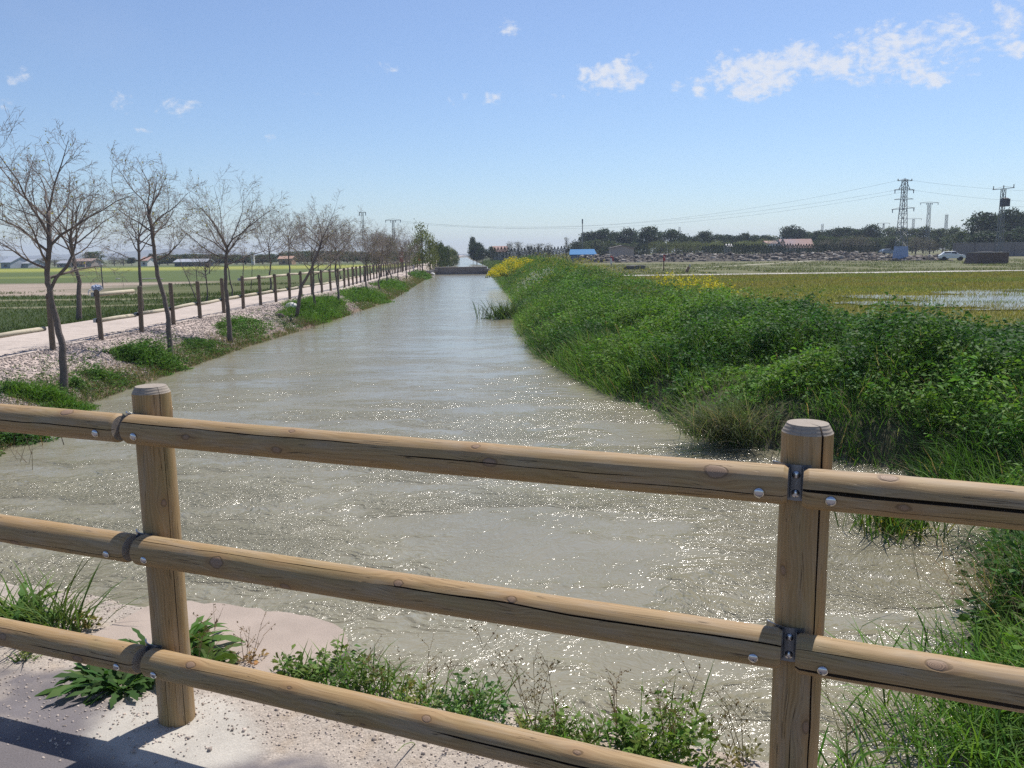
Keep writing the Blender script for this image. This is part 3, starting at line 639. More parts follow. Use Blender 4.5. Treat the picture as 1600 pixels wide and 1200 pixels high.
for b in range(3):
    t0, t1 = POSTS_T[b], POSTS_T[b + 1]
    for r_ in range(3):
        cr, kn = ndz[(r_, b)]
        sag = rng.uniform(-.004, .004)
        off = FS - .100
        p0 = ts(t0 - (.020 if b != 2 else -.0) + GAP, off, RZP[b][r_] + (0.0 if b else .004)); p1 = ts(t1 - .020 - GAP, off, RZP[b + 1][r_])
        if b == 2: p0 = ts(t0 - .020 + GAP, off, RZP[b][r_] - .004)
        L = (p1 - p0).length
        o = log_object('rail', L, RR + rng.uniform(-.0015, .0015), rng, [(a, z0, min(z1, L) if z1 < 1.98 else L + .1, w, d, wn) for a, z0, z1, w, d, wn in cr], kn, fence, rel(p0), p1 - p0, FC + Vector((0, 0, .0)), bevel=(.010, .010), taper=rng.uniform(-.04, .04), bow=rng.uniform(-.006, .006), nz_=150)
        for e in (.062, L - .062):
            m = MB(); m.lathe([(.0125, 0), (.0128, .002), (.0118, .0045), (.009, .0068), (.005, .0080), (.0015, .0084)], n=20)
            bo = m.build('bolt', MBOLT, o, True); bo.matrix_local = Matrix.Translation((RR * .962, RR * .24, e)) @ Matrix.Rotation(.245, 4, 'Z') @ Matrix.Rotation(PI / 2, 4, 'Y')
        rails[(r_, b)] = o
for i, pt in enumerate(POSTS_T):
    for r_ in range(3):
        # galvanised plate wrapping the post behind the two rail ends
        m = MB(); R1 = .064; n = 12; h = .044; V_ = []
        for a_ in range(n + 1):
            an_ = -1.0 + 2.0 * a_ / n
            for (rr_, zz) in ((R1, -h), (R1 + .004, -h), (R1 + .004, h), (R1, h)): V_.append((rr_ * math.cos(an_), rr_ * math.sin(an_), zz))
        Fs = []
        for a_ in range(n):
            for q in range(4): Fs.append((a_ * 4 + q, a_ * 4 + (q + 1) % 4, a_ * 4 + 4 + (q + 1) % 4, a_ * 4 + 4 + q))
        m.add(V_, Fs + [(3, 2, 1, 0), (n * 4, n * 4 + 1, n * 4 + 2, n * 4 + 3)])
        m.box((R1 + .008, .0162, .0), (.014, .0016, .078)); m.box((R1 + .008, -.0162, .0), (.014, .0016, .078))
        bx = FC; yb = Vector((0, 0, 1)).cross(bx)
        br = m.build('bracket', MGALV, fence, False)
        br.matrix_local = Matrix.Translation(rel(ts(pt - .020 * 1.0, FS, RZP[i][r_] - .002))) @ Matrix((bx, yb, Vector((0, 0, 1)))).transposed().to_4x4()
        for zz in (.020, -.026):
            m = MB(); m.lathe([(.0095, 0), (.0098, .002), (.0085, .0045), (.005, .006), (.001, .0065)], n=16)
            bo = m.build('bolt', MBOLT, br, True); bo.matrix_local = Matrix.Translation((R1 + .0035, 0, zz)) @ Matrix.Rotation(PI / 2, 4, 'Y')

# ------------------------------------------------------------------ fence along the path
pf = empty('path_fence', (-8.9, 14.1, -.1)); tag(pf, 'long weathered post fence lining the canal side of the gravel path, some top rails missing', 'fence')
ppos = []; y = 14.1
while y < 118:
    ppos.append(Vector((float(el(y) + sh(y)) - 1.95 + .0, y, 0))); y += 1.95 if y < 88 else 2.6
for p in ppos: p.x = -8.9 + float(sh(p.y)) + .04 * (float(vn(p.y, 3)) - .5); p.z = float(ground_z(p.x, p.y))
def relp(p): return p - pf.location
for i, p in enumerate(ppos):
    m = MB(); h = 1.08 + .04 * (float(vn(i * 3.3, 1)) - .5); lx, ly = rng.normal(0, .018, 2)
    q = relp(p); n = 8
    m.tube([q + Vector((0, 0, -.2)), q + Vector((lx * .5, ly * .5, h * .5)), q + Vector((lx, ly, h - .02)), q + Vector((lx, ly, h))], [.056, .055, .054, .043], 10)
    m.build('post', MFW, pf, False)
for i in range(len(ppos) - 1):
    a, b_ = ppos[i], ppos[i + 1]
    for (hh_, kind) in ((.98, 'top'), (.42, 'low')):
        if kind == 'top' and i in (0, 1, 3, 4, 5, 6): continue
        if kind == 'low' and i == 1: continue
        if i > 36 and kind == 'low': continue
        m = MB(); o1 = Vector((-.09, .06, hh_ + rng.uniform(-.02, .02))); o2 = Vector((-.09, -.06, hh_ + rng.uniform(-.02, .02)))
        p0 = relp(a) + o1; p1 = relp(b_) + o2
        m.tube([p0, (p0 + p1) / 2 + Vector((0, 0, rng.uniform(-.015, .01))), p1], [.046, .047, .045], 8); m.build('rail', MFR, pf, True)
        m = MB(); m.box(relp(a) + Vector((-.075, 0, hh_)), (.06, .16, .085)); m.build('bracket', MGALV, pf)
m = MB(); a = ppos[0] + Vector((0, -1.95, 0)); p0 = relp(a) + Vector((-.09, -2, .42)); p1 = relp(ppos[0]) + Vector((-.09, -.05, .42)); m.tube([p0, p1], [.046, .046], 8); m.build('rail', MFR, pf, True)

# crumpled plastic can on the second post
pp = ppos[2]; can = empty('crushed_can', pp + Vector((0, 0, 1.10))); can.rotation_euler = (0, 0, .4)
tag(can, 'crumpled blue and white plastic bag caught on the top of a path fence post', 'plastic bag'); can.name = 'plastic_bag'
V_ = []; Fq = []; r2 = np.random.default_rng(3); n = 18
for j in range(9):
    for i in range(n):
        a_ = 2 * PI * i / n; rr_ = (.075 * math.sin(PI * (j + .6) / 9.4) ** .6) * (1 + .45 * r2.uniform(-1, 1)); V_.append((rr_ * math.cos(a_) * 1.25, rr_ * math.sin(a_), -.06 + .018 * j + r2.uniform(-.01, .01)))
Fq = [(j * n + i, j * n + (i + 1) % n, (j + 1) * n + (i + 1) % n, (j + 1) * n + i) for j in range(8) for i in range(n)]
bag = bpy.data.meshes.new('bag_film'); bag.from_pydata(V_, [], Fq); link('bag_film', bag, simple('blue_white_film', (.42, .47, .60), .3, var=.5, scale=14), can)
m = MB(); m.tube([(-.13, 0, -.02), (-.17, .01, -.06), (-.18, 0, -.14)], [.02, .012, .006], 6); m.build('handle', simple('white_film', (.6, .6, .62), .35, var=.2), can)

# ------------------------------------------------------------------ bare trees along the path
def rot_to(d, ang, az):
    a = d.orthogonal().normalized(); b = d.cross(a); s_ = a * math.cos(az) + b * math.sin(az)
    return (d * math.cos(ang) + s_ * math.sin(ang)).normalized()
def grow(R, p, d, L, r, lvl, out, droop=0.0, maxl=4):
    n = (6, 6, 5, 4, 3)[lvl]; pts = [p.copy()]; rs = [r]; q = p.copy(); dd_ = d.copy()
    for i in range(n):
        dd_ = (dd_ + Vector((R.gauss(0, .13), R.gauss(0, .13), R.gauss(.035 if lvl < 3 else .0, .12) - droop))).normalized()
        q = q + dd_ * (L / n); pts.append(q.copy()); rs.append(max(r * (1 - .80 * (i + 1) / n), .0017 if lvl > 2 else .0026))
    out.append((lvl, pts, rs))
    if lvl >= maxl: return
    cnt = (0, 7, 6, 4, 0)[lvl]
    if maxl == 3 and lvl == 2: cnt = 5
    for c in range(cnt):
        tpar = (.22 + .78 * (c + R.random()) / cnt); i = min(int(tpar * n), n - 1); f = tpar * n - i
        b = pts[i].lerp(pts[i + 1], f); bd = (pts[i + 1] - pts[i]).normalized()
        grow(R, b, rot_to(bd, rad(R.uniform(28, 62)), R.uniform(0, 2 * PI)), L * R.uniform(.34, .58) * (1.15 - .4 * tpar), max(rs[i] * .55, .003), lvl + 1, out, droop, maxl)
def bare_tree(seed, trunk, tr, limbs, LL=1.7, buds=0, budcol=(.30, .27, .09), name='bare_tree', loc=(0, 0, 0), maxl=4, up=.55, fork=None, twig=1.0, crown_low=.0):
    """trunk: local points from the foot up; limbs grow from its upper part"""
    R = random.Random(seed); root = empty(name, loc); tp = [Vector(p) for p in trunk]; out = []
    k = len(tp); rs = [tr * (1 - .42 * i / (k - 1)) for i in range(k)]; rs[0] = tr * 1.25
    fine = []; rr_ = []
    for i in range(k - 1):
        for j in range(4): fine.append(tp[i].lerp(tp[i + 1], j / 4) + Vector((R.gauss(0, .006), R.gauss(0, .006), 0))); rr_.append(rs[i] + (rs[i + 1] - rs[i]) * j / 4 + R.gauss(0, .0015))
    fine.append(tp[-1]); rr_.append(rs[-1])
    topd = (tp[-1] - tp[-2]).normalized(); nl = limbs
    for i in range(nl):
        f = (i / (nl - 1)) ** .8; idx_ = len(fine) - 1 - int((1 - f) * len(fine) * (.30 + crown_low)); b = fine[idx_]
        an_ = rad(76 - 50 * f + R.uniform(-9, 9)); az = i * 2.4 + R.uniform(-.4, .4)
        d = rot_to(topd.lerp(Vector((0, 0, 1)), .6).normalized(), max(an_, .15), az); d.z = max(d.z, .12)
        grow(R, b, d.normalized(), LL * R.uniform(.75, 1.15) * (1.0 - .12 * (1 - f)), rr_[idx_] * R.uniform(.42, .62), 1, out, 0, maxl)
    if fork:
        (fi, pts_) = fork; fp = [Vector(p) for p in pts_]; mfk = fp
        for q in range(3): grow(R, fp[-1], rot_to(Vector((0, 0, 1)), rad(R.uniform(10, 50)), q * 2.1), LL * .7, tr * .32, 1, out, 0, maxl)
    mt = MB(); mt.tube(fine, rr_, 12)
    if fork: mt.tube(mfk, [tr * .5 * (1 - .3 * i / len(mfk)) for i in range(len(mfk))], 8)
    mc = MB()
    for (lvl, pts, rs_) in out:
        if lvl == 1: mt.tube(pts, rs_, 6, cap=False)
        else: mc.tube(pts, [x * twig for x in rs_], 4 if lvl == 2 else 3, cap=False)
    mt.build('trunk', MBARK, root, True); mc.build('crown', MTWIG, root, True)
    if buds:
        q = QM(); g = np.random.default_rng(seed); tips = [p for (lvl, pts, _) in out if lvl >= 3 for p in pts[1:]]
        if tips:
            ii = g.integers(0, len(tips), buds); P = np.array([tuple(tips[i]) for i in ii]) + g.normal(0, .02, (buds, 3))
            q.quads(P, .020, np.array(budcol) * g.uniform(.6, 1.35, (buds, 1)), g); q.build('leaves', MF, root)
    return root
def trunk_px(pts, y, base):
    out = []
    for (px, py, dy) in pts: out.append(at_depth(px, py, y + dy) - base)
    out[0].z = -.05; return out
ROWG = 'bare trees along the canal path'
def bank_x(px, x0):                            # distance at which the tree row (x0 from the canal line) crosses a photo column
    y = 14.0
    for _ in range(40):
        k_ = (px - 800) / FPX; y = (x0 + float(sh(y))) / k_ * .5 + y * .5
    return y
def foot(px, x0): y = bank_x(px, x0); p = at_depth(px, 420, y); return Vector((p.x, y, float(ground_z(p.x, y))))
def special(seed, pts, x0, label, **kw):
    b = foot(pts[0][0], x0); r_ = bare_tree(seed, trunk_px(pts, b.y, b), loc=b, **kw); return tag(r_, label, 'tree', ROWG)
special(11, [(99, 597, 0), (97, 540, 0), (88, 500, .05), (76, 450, .0), (73, 420, 0), (77, 385, -.05), (76, 330, .1)], -7.35, 'bare forking tree with a kinked trunk, nearest the log fence on the gravel bank', tr=.058, limbs=12, LL=1.5, buds=160,
        fork=(3, [(-.32, 0, 1.62), (-.16, .05, 1.95), (.0, .1, 2.12), (.1, .12, 2.3)]), twig=1.0, crown_low=.1)
special(12, [(266, 547, 0), (263, 500, 0), (256, 465, .05), (246, 430, 0), (240, 385, 0), (236, 355, .05), (231, 322, .1)], -7.4, 'bare tree with a long S-shaped trunk on the gravel bank behind the leafy clump', tr=.053, limbs=11, LL=1.2, buds=260, crown_low=.12)
special(13, [(359, 516, 0), (356, 480, 0), (352, 440, 0), (353, 405, 0), (355, 385, 0)], -7.4, 'bare tree with a low wide fan crown and straight trunk on the grassy canal bank', tr=.057, limbs=13, LL=1.65, buds=380, up=.7)
special(14, [(124, 500, 0), (123, 465, 0), (124, 440, 0), (117, 415, 0), (111, 385, 0), (109, 370, 0)], -12.3, 'bare tree with a bent trunk beyond the path, behind the nearest forking tree', tr=.068, limbs=11, LL=1.75, buds=420, up=.5)
special(15, [(221, 478, 0), (220, 450, 0), (218, 420, 0), (217, 370, 0)], -12.4, 'slim bare tree at the field edge behind the capped fence post', tr=.062, limbs=11, LL=1.7, buds=300, up=.45)
special(16, [(462, 473, 0), (470, 450, 0), (484, 425, 0), (497, 395, 0), (503, 375, 0)], -7.5, 'bare tree leaning steeply across the path fence', tr=.055, limbs=9, LL=1.35, buds=120)
# three prototypes, copied along both sides of the path
protos = []
for sd, h0, lm, LL_, bd in ((21, 2.0, 11, 1.75, 420), (22, 2.3, 11, 1.55, 500), (23, 1.8, 12, 1.8, 420), (24, 2.4, 10, 1.5, 600)):
    R = random.Random(sd); tk = [(0, 0, -.05)]; x = y = 0
    for i in range(1, 6): x += R.gauss(0, .05); y += R.gauss(0, .05); tk.append((x, y, h0 * i / 5))
    protos.append(bare_tree(sd, tk, .048, lm, LL=LL_, buds=bd, budcol=(.20, .17, .05), maxl=4, up=.6, twig=1.05))
rowA = [(487, 4.1), (527, 4.35), (575, 4.3), (592, 3.6), (605, 4.2), (612, 4.4), (622, 4.0), (634, 4.1), (641, 4.0)]
rowB = [(318, 3.2), (360, 3.4), (420, 5.0), (452, 5.2), (500, 4.6), (515, 4.4), (532, 5.0), (553, 4.6), (580, 5.2), (590, 5.0), (598, 5.2), (606, 5.2)]
ordn = ['first', 'second', 'third', 'fourth', 'fifth', 'sixth', 'seventh', 'eighth', 'ninth', 'tenth', 'eleventh', 'twelfth', 'thirteenth', 'fourteenth', 'fifteenth', 'sixteenth', 'seventeenth', 'eighteenth', 'nineteenth', 'twentieth']
used = set()
def inst(proto, loc, rz, sc, label, cat, group):
    if proto.name in used: o = copy_tree(proto)
    else: used.add(proto.name); o = proto
    o.location = loc; o.rotation_euler = (0, 0, rz); o.scale = sc if hasattr(sc, '__len__') else (sc, sc, sc)
    return tag(o, label, cat, group)
for i, (px, h) in enumerate(rowA):
    b = foot(px, -7.5); inst(protos[i % 4], b, i * 1.9, h / 4.1, f'bare tree on the canal bank, {ordn[i]} beyond the leaning tree', 'tree', ROWG)
for i, (px, h) in enumerate(rowB):
    b = foot(px, -12.4); sc = h / 4.2; inst(protos[(i + 2) % 4], b, i * 2.3 + 1, (sc * .85, sc * .85, sc), f'slender bare tree on the field side of the path, {ordn[i]} after the capped fence post', 'tree', ROWG)

# ------------------------------------------------------------------ leafy and evergreen trees for the middle and far distance (unit height, unit width)
def crown_tree(name, seed, kind):
    g = np.random.default_rng(seed); root = empty(name, (0, 0, 0)); q = QM(); mt = MB()
    if kind == 'pine': base = (.036, .060, .030); n = 3600; lum = 13; z0 = .26; qs = .026
    elif kind == 'round': base = (.065, .090, .032); n = 3000; lum = 14; z0 = .08; qs = .024
    elif kind == 'pale': base = (.15, .17, .06); n = 1700; lum = 9; z0 = .15; qs = .020
    elif kind == 'grey': base = (.12, .11, .085); n = 1500; lum = 10; z0 = .12; qs = .018
    elif kind == 'cypress': base = (.018, .032, .018); n = 1600; lum = 0; z0 = .03; qs = .030
    if kind == 'cypress':
        z = g.uniform(.02, 1, n) ** .9; w = .5 * np.sin(PI * np.clip(z * .86 + .13, 0, 1)) ** .75 * (1 + .12 * np.sin(z * 40)); a = g.uniform(0, 2 * PI, n); rr_ = w * g.uniform(.55, 1.05, n)
        P = np.stack([rr_ * np.cos(a), rr_ * np.sin(a), z], 1); q.quads(P, qs, np.array(base) * g.uniform(.5, 1.6, (n, 1)), g)
    else:
        for i in range(lum):
            f = (i + .5) / lum; zc = z0 + (1 - z0) * (.12 + .74 * f) ; maxr = .33 * math.sin(PI * min(.92, .22 + f * .72)) / .95
            a = i * 2.4 + g.uniform(-.5, .5); rr_ = maxr * g.uniform(.5, 1.0); c = np.array([rr_ * math.cos(a), rr_ * math.sin(a), zc]); rx = g.uniform(.15, .25); rz_ = g.uniform(.08, .14)
            m_ = n // lum; d = g.normal(size=(m_, 3)); d /= np.linalg.norm(d, axis=1)[:, None]; k_ = g.uniform(.3, 1, m_)[:, None] ** .45
            P = c + d * k_ * np.array([rx, rx, rz_]) * (1 + .25 * g.normal(size=(m_, 1)))
            if kind in ('grey', 'pale'): P = P + g.normal(0, .02, P.shape)
            colv = np.array(base) * g.uniform(.75, 1.25) * g.uniform(.6, 1.4, (m_, 1)); q.quads(P, qs, colv, g)
            mt.tube([(0, 0, z0 * .8 + f * .3), tuple(c * np.array([.5, .5, 1]) - np.array([0, 0, .05])), tuple(c)], [.012, .008, .004], 4)
    mt.tube([(0, 0, -.03), (.005, 0, z0), (.0, .006, .6), (0, 0, .85 if kind != 'cypress' else .9)], [.022, .018, .012, .004], 6)
    mt.build('trunk', MBARK, root); q.build('crown', MFAR, root); return root
FT = {}
for kd, cnt in (('pine', 4), ('round', 3), ('pale', 2), ('grey', 2), ('cypress', 2)):
    nm = {'pine': 'pine_tree', 'round': 'broadleaf_tree', 'pale': 'budding_tree', 'grey': 'leafless_tree', 'cypress': 'cypress_tree'}[kd]
    FT[kd] = [crown_tree(nm, 100 + i * 7 + len(kd), kd) for i in range(cnt)]
ntree = {}
def far(kind, px, top, y, w, label, group):
    i = ntree.get(kind, 0); ntree[kind] = i + 1
    b = stand(px, y); zt = at_depth(px, top, y).z; h = zt - b.z; wd = w / FPX * y * (1.35 if kind != 'cypress' else 1.15)
    return inst(FT[kind][i % len(FT[kind])], b + Vector((0, 0, -.02 * h)), (i * 1.7) % 6.28, (wd, wd, h * 1.03), label, 'tree', group)
def line(kind, lst, fmt, group):
    for i, (px, top, y, w) in enumerate(lst): far(kind, px, top, y, w, fmt.format(ordn[i] if i < 20 else f'tree {i + 1}'), group)

# ---- evergreen belt in the east, behind the rubble
EG = 'trees along the eastern field edge'
pines_a = [(905, 377, 235, 34), (921, 361, 240, 34), (941, 356, 240, 32), (961, 361, 245, 26), (983, 356, 245, 34)]
for i, (px, top, y, w) in enumerate(pines_a): far('pine', px, top, y, w * 1.1, f'dark pine in the clump behind the blue canopy, {ordn[i]} from the mast', EG)
for i, (px, top, y, w) in enumerate([(930, 372, 228, 40), (952, 375, 228, 36), (974, 378, 226, 40), (996, 377, 226, 34)]): far('round', px, top, y, w, f'mid green bushy tree close behind the stone hut, {ordn[i]} from the blue cover', EG)
line('pine', [(1014, 353, 230, 40), (1047, 357, 232, 38), (1068, 367, 236, 30), (1085, 369, 236, 30), (1100, 360, 240, 36), (1122, 365, 240, 30), (1138, 366, 244, 26), (1154, 367, 244, 26), (1163, 363, 246, 28), (1180, 366, 246, 28), (1196, 367, 246, 28)],
     'dark pine behind the long cypress hedge, {} from the stone hut', EG)
for i, (px, top, y, w) in enumerate([(1118, 374, 225, 30), (1165, 375, 225, 40), (1060, 382, 222, 34), (1080, 381, 222, 30), (1190, 372, 228, 36), (1208, 366, 250, 30)]): far('pale', px, top, y, w, f'pale green tree showing above the cypress hedge, {ordn[i]} of its kind', EG)
line('pine', [(1232, 352, 250, 34), (1247, 356, 250, 30), (1262, 361, 252, 30), (1277, 360, 240, 34), (1293, 358, 245, 34), (1309, 355, 245, 34), (1325, 354, 240, 36), (1341, 357, 240, 30), (1359, 350, 232, 34)],
     'dark blue-green conifer above the red roofed house, {} toward the large pylon', EG)
line('round', [(1386, 353, 250, 34), (1404, 352, 240, 34), (1425, 354, 235, 36), (1441, 351, 232, 34), (1458, 355, 232, 32), (1472, 354, 230, 30), (1490, 352, 220, 36), (1502, 358, 190, 40), (1520, 362, 185, 34)],
     'bushy green tree between the large pylon and the white car, {} of the run', EG)
line('pine', [(1533, 330, 185, 52), (1556, 334, 190, 40), (1572, 325, 190, 40), (1592, 331, 190, 34), (1540, 360, 178, 60), (1575, 362, 178, 60), (1601, 352, 175, 50)],
     'large dark pine rising behind the block wall by the transformer pole, {} of the group', EG)
line('grey', [(1345, 366, 205, 40), (1330, 370, 205, 34), (1318, 368, 205, 30), (1430, 368, 200, 40), (1452, 372, 200, 34), (1290, 372, 208, 30)], 'dusty grey-brown thicket tree at the foot of the conifers, {} of its kind', EG)
line('pale', [(1010 + i * 11.5, 378 - 6 * float(vn(i * .8, 33)), 218 + 5 * float(vn(i, 34)), 20) for i in range(18)], 'low pale green bush filling the gap under the eastern pines, {} along', EG)
line('round', [(1284 + i * 12, 370 - 5 * float(vn(i * .8, 35)), 214 + 5 * float(vn(i, 36)), 24) for i in range(12)], 'dusky green thicket tree under the blue-green conifers, {} along', EG)
# cypress hedge
HG = 'clipped cypresses of the long hedge'
for i in range(46):
    px = 1098 + i * 4.25; y = 196 + 3 * math.sin(i)
    far('cypress', px, 383.5 - 3.5 * float(vn(i * .6, 2)) + (2 if i < 8 else 0), y, 6.2, 'small dark cypress in the long clipped hedge behind the rubble', HG)
for i in range(16):
    px = 1290 + i * 5.6; far('cypress', px, 384 - 2 * float(vn(i * .8, 3)), 190, 6, 'small dark cypress along the field edge below the conifers', 'cypresses below the conifers')
for i, (px, top, w) in enumerate([(1222, 374, 10), (1216, 378, 8), (1205, 384, 7), (1002, 365, 9), (1009, 369, 7)]): far('cypress', px, top, 215, w, f'single taller dark cypress beside the houses, {ordn[i]} of five', 'taller cypresses')
# northern skyline right of the canal
far('pine', 745, 378, 205, 26, 'big dark conifer at the right hand edge of the far canal', EG); far('pine', 739, 369, 215, 14, 'slim dark conifer top rising from the big canal conifer', EG); far('pine', 754, 386, 200, 16, 'small dark conifer tucked against the big canal conifer', EG)
line('cypress', [(768 + i * 5.2, 388 - 4 * float(vn(i * .7, 5)), 200, 6.5) for i in range(26)], 'dark cypress of the low hedge behind the yellow bush', 'cypresses behind the yellow bush')
for o in [o for o in bpy.data.objects if o.get('group') == 'cypresses behind the yellow bush']: o['label'] = 'dark cypress of the low hedge behind the yellow bush'
line('grey', [(796, 376, 230, 18), (810, 375, 235, 18), (828, 380, 240, 22), (842, 378, 240, 22), (856, 379, 240, 20)], 'leafless grey tree above the hedge behind the yellow bush, {} of five', EG)
far('grey', 885, 367, 220, 9, 'tall thin grey poplar beside the mast', EG)
far('round', 768, 384, 250, 16, 'dark tree beside the far pink roofed house', EG)

# ---- west skyline
WG = 'trees along the western field edge'
far('round', 145, 391, 215, 36, 'large dark round tree beside the farm ruin', WG)
line('grey', [(50, 404, 225, 22), (66, 402, 225, 24), (84, 404, 222, 20), (100, 404, 222, 18), (178, 400, 230, 22), (192, 401, 230, 22)], 'olive grey tree near the farm buildings, {} of its kind', WG)
line('pine', [(205, 402, 225, 16), (236, 396, 225, 12)], 'dark conifer beside the red roofed farmhouse, {} of two', WG)
line('round', [(248 + i * 13.5, 398.5 - 4 * float(vn(i * .9, 8)), 225 + 8 * float(vn(i, 9)), 26) for i in range(14)], 'low dark tree in the western skyline belt, {} from the farmhouse', WG)
line('round', [(442 + i * 12.5, 393.5 - 5 * float(vn(i * .7, 12)), 225 + 12 * float(vn(i, 19)), 26) for i in range(16)], 'dark green tree in the belt behind the path fence, {} in the row', WG)
line('grey', [(470, 394, 222, 22), (492, 395, 220, 20), (382, 397, 225, 22), (410, 398, 225, 20), (340, 400, 226, 18)], 'brownish bare-crowned tree before the skyline belt, {} of its kind', WG)

# ---- leafing trees where path and canal run together
LG = 'leafing trees beside the far canal'
m_or = crown_tree('orange_tree', 77, 'pale')
for ch in m_or.children:
    if ch.name.startswith('crown'):
        ca = ch.data.color_attributes['col']; a = np.empty(len(ca.data) * 4, np.float32); ca.data.foreach_get('color', a); a = a.reshape(-1, 4); a[:, :3] *= np.array((1.7, .85, .5)); ca.data.foreach_set('color', a.ravel())
b = stand(593, 112); m_or.location = b; m_or.scale = (3.1, 3.1, 2.7); tag(m_or, 'round orange-brown leaved tree beyond the path fence', 'tree', LG)
fl = [(660, 345, 88, 36, 'pale'), (671, 362, 96, 22, 'pale'), (652, 362, 92, 22, 'pale'), (676, 372, 108, 20, 'pale'), (610, 366, 105, 22, 'pale'), (584, 366, 100, 26, 'grey'),
      (684, 376, 125, 18, 'round'), (690, 375, 135, 14, 'round'), (697, 381, 150, 18, 'round'), (702, 384, 165, 16, 'pale'), (706, 386, 180, 14, 'round'), (709, 388, 200, 12, 'pale'), (712, 390, 225, 10, 'round'), (640, 378, 110, 20, 'pale')]
for i, (px, top, y, w, kd) in enumerate(fl):
    far(kd, px, top, y, w, f'spring green tree where the path meets the far canal, {ordn[i]} of the row', LG)

# ------------------------------------------------------------------ pylons, poles and wires
def lattice_parts(root, h, wb, wt, nsec, r=.05, hb=0.0, name='tower'):
    m = MB(); lv = [hb + (h - hb) * (i / nsec) ** .9 for i in range(nsec + 1)]
    def w(z): return (wb + (wt - wb) * min(1, (z / h) * 1.25)) / 2
    cs = [(-1, -1), (1, -1), (1, 1), (-1, 1)]
    for cx, cy_ in cs: m.tube([(cx * w(z), cy_ * w(z), z) for z in [hb] + lv[1:]], r * 1.3, 4)
    for i in range(nsec):
        z0, z1 = lv[i], lv[i + 1]
        for k_ in range(4):
            a, b_ = cs[k_], cs[(k_ + 1) % 4]
            if i % 2: a, b_ = b_, a
            m.tube([(a[0] * w(z0), a[1] * w(z0), z0), (b_[0] * w(z1), b_[1] * w(z1), z1)], r * .75, 3, cap=False)
            m.tube([(a[0] * w(z1), a[1] * w(z1), z1), (b_[0] * w(z1), b_[1] * w(z1), z1)], r * .75, 3, cap=False)
    m.build(name, MSTEEL, root)
def crossarm(root, z, L, r=.06, ins=3, down=True, tilt=0.0, stub=.5):
    m = MB(); m.tube([(-L / 2, 0, z - tilt), (0, 0, z), (L / 2, 0, z + tilt)], r, 4); m.tube([(-L / 2, 0, z - tilt + .02), (0, .1, z + .35), (L / 2, 0, z + tilt + .02)], r * .5, 3); m.build('crossarm', MSTEEL, root)
    for i in range(ins):
        x = -L / 2 * .92 + L * .92 * i / max(1, ins - 1)
        s_ = -1 if down else 1; zz = z + tilt * 2 * x / L
        m = MB(); m.lathe([(.03, 0), (.10, .1), (.05, .16), (.11, .26), (.05, .32), (.09, stub), (.02, stub + .04)] if s_ > 0 else [(.02, -stub - .04), (.09, -stub), (.05, -.32), (.11, -.26), (.05, -.16), (.10, -.1), (.03, 0)], (x, 0, zz), 6); m.build('insulator', MGALV, root)
def tower_at(px, base_y, top, dist=None):
    b = stand(px, dist); b.z = float(ground_z(b.x, b.y)); return b, at_depth(px, top, b.y).z - b.z
PB, PH_ = tower_at(1407, 0, 281, 134)
py = empty('lattice_pylon', PB, .12); tag(py, 'tall steel lattice pylon with a blue painted foot and three crossarms', 'pylon')
lattice_parts(py, PH_, 1.5, .62, 15, .042, 2.0)
m = MB(); m.box((0, 0, 1.1), (1.75, 1.75, 2.25), tp=.84); m.build('foot_casing', simple('blue_paint', (.26, .34, .50), .6, var=.2, scale=3), py)
crossarm(py, PH_ - .15, 2.5, ins=3, down=False, stub=.3); crossarm(py, PH_ - 1.55, 3.4, ins=2); crossarm(py, PH_ - 3.0, 3.2, ins=0, tilt=.05); crossarm(py, PH_ - 4.45, 3.9, ins=4, tilt=.12)
m = MB()
for s_ in (-1, 1): m.tube([(s_ * .95, 0, PH_ - 1.5), (s_ * .25, 0, PH_ - .1)], .05, 4); m.tube([(s_ * .95, 0, PH_ - 1.5), (s_ * .3, 0, PH_ - 1.2)], .04, 4)
m.tube([(0, 0, PH_ - .2), (0, 0, PH_ + .25)], .05, 4); m.build('head_frame', MSTEEL, py)
def pole_lattice(px, top, y, w, L, ins, label, down=True, tilt=0, name='power_pole', rz=0, r=.04):
    b, h = tower_at(px, 0, top, y); o = empty(name, b, rz); lattice_parts(o, h, w, w * .62, max(6, int(h / .95)), r)
    if L: crossarm(o, h, L, .06, ins, down, tilt)
    return tag(o, label, 'power pole'), b, h
pole_lattice(1447, 317, 215, .95, 4.8, 4, 'slender lattice power pole standing behind the large pylon')
pole_lattice(1424, 342, 300, .9, 6.0, 2, 'distant lattice pole whose crossarm shows beside the large pylon shaft')
pole_lattice(1475, 336, 235, .8, .9, 0, 'short lattice pole without arms above the thicket')
pole_lattice(1378, 349, 330, .7, 5.0, 3, 'faint far power pole above the conifers')
pole_lattice(1283, 350, 330, .9, 0, 0, 'small lattice mast above the conifers over the house')
pole_lattice(1061, 355, 330, .8, 0, 0, 'small lattice mast poking above the pines')
_, TB, THh = pole_lattice(1560, 295, 128, .78, 3.3, 3, 'dark lattice pole carrying a transformer box by the pines', down=False, tilt=.14)
tp_ = bpy.data.objects[_.name]
m = MB(); m.box((.30, -.1, THh - 2.05), (1.15, .8, 1.1)); m.lathe([(.5, -.1), (.54, .05), (.3, .18), (.1, .22)], (.30, -.1, THh - 1.5), 10)
for i in range(5): m.box((.88 + .0, -.35 + i * .12, THh - 2.05), (.10, .03, .9))
m.build('transformer', simple('dark_transformer', (.06, .065, .08), .6, .2), tp_, bevel=.04)
_, WB_, WH_ = pole_lattice(616, 344, 190, .62, 3.6, 4, 'lattice power pole with a single crossarm rising behind the path fence')
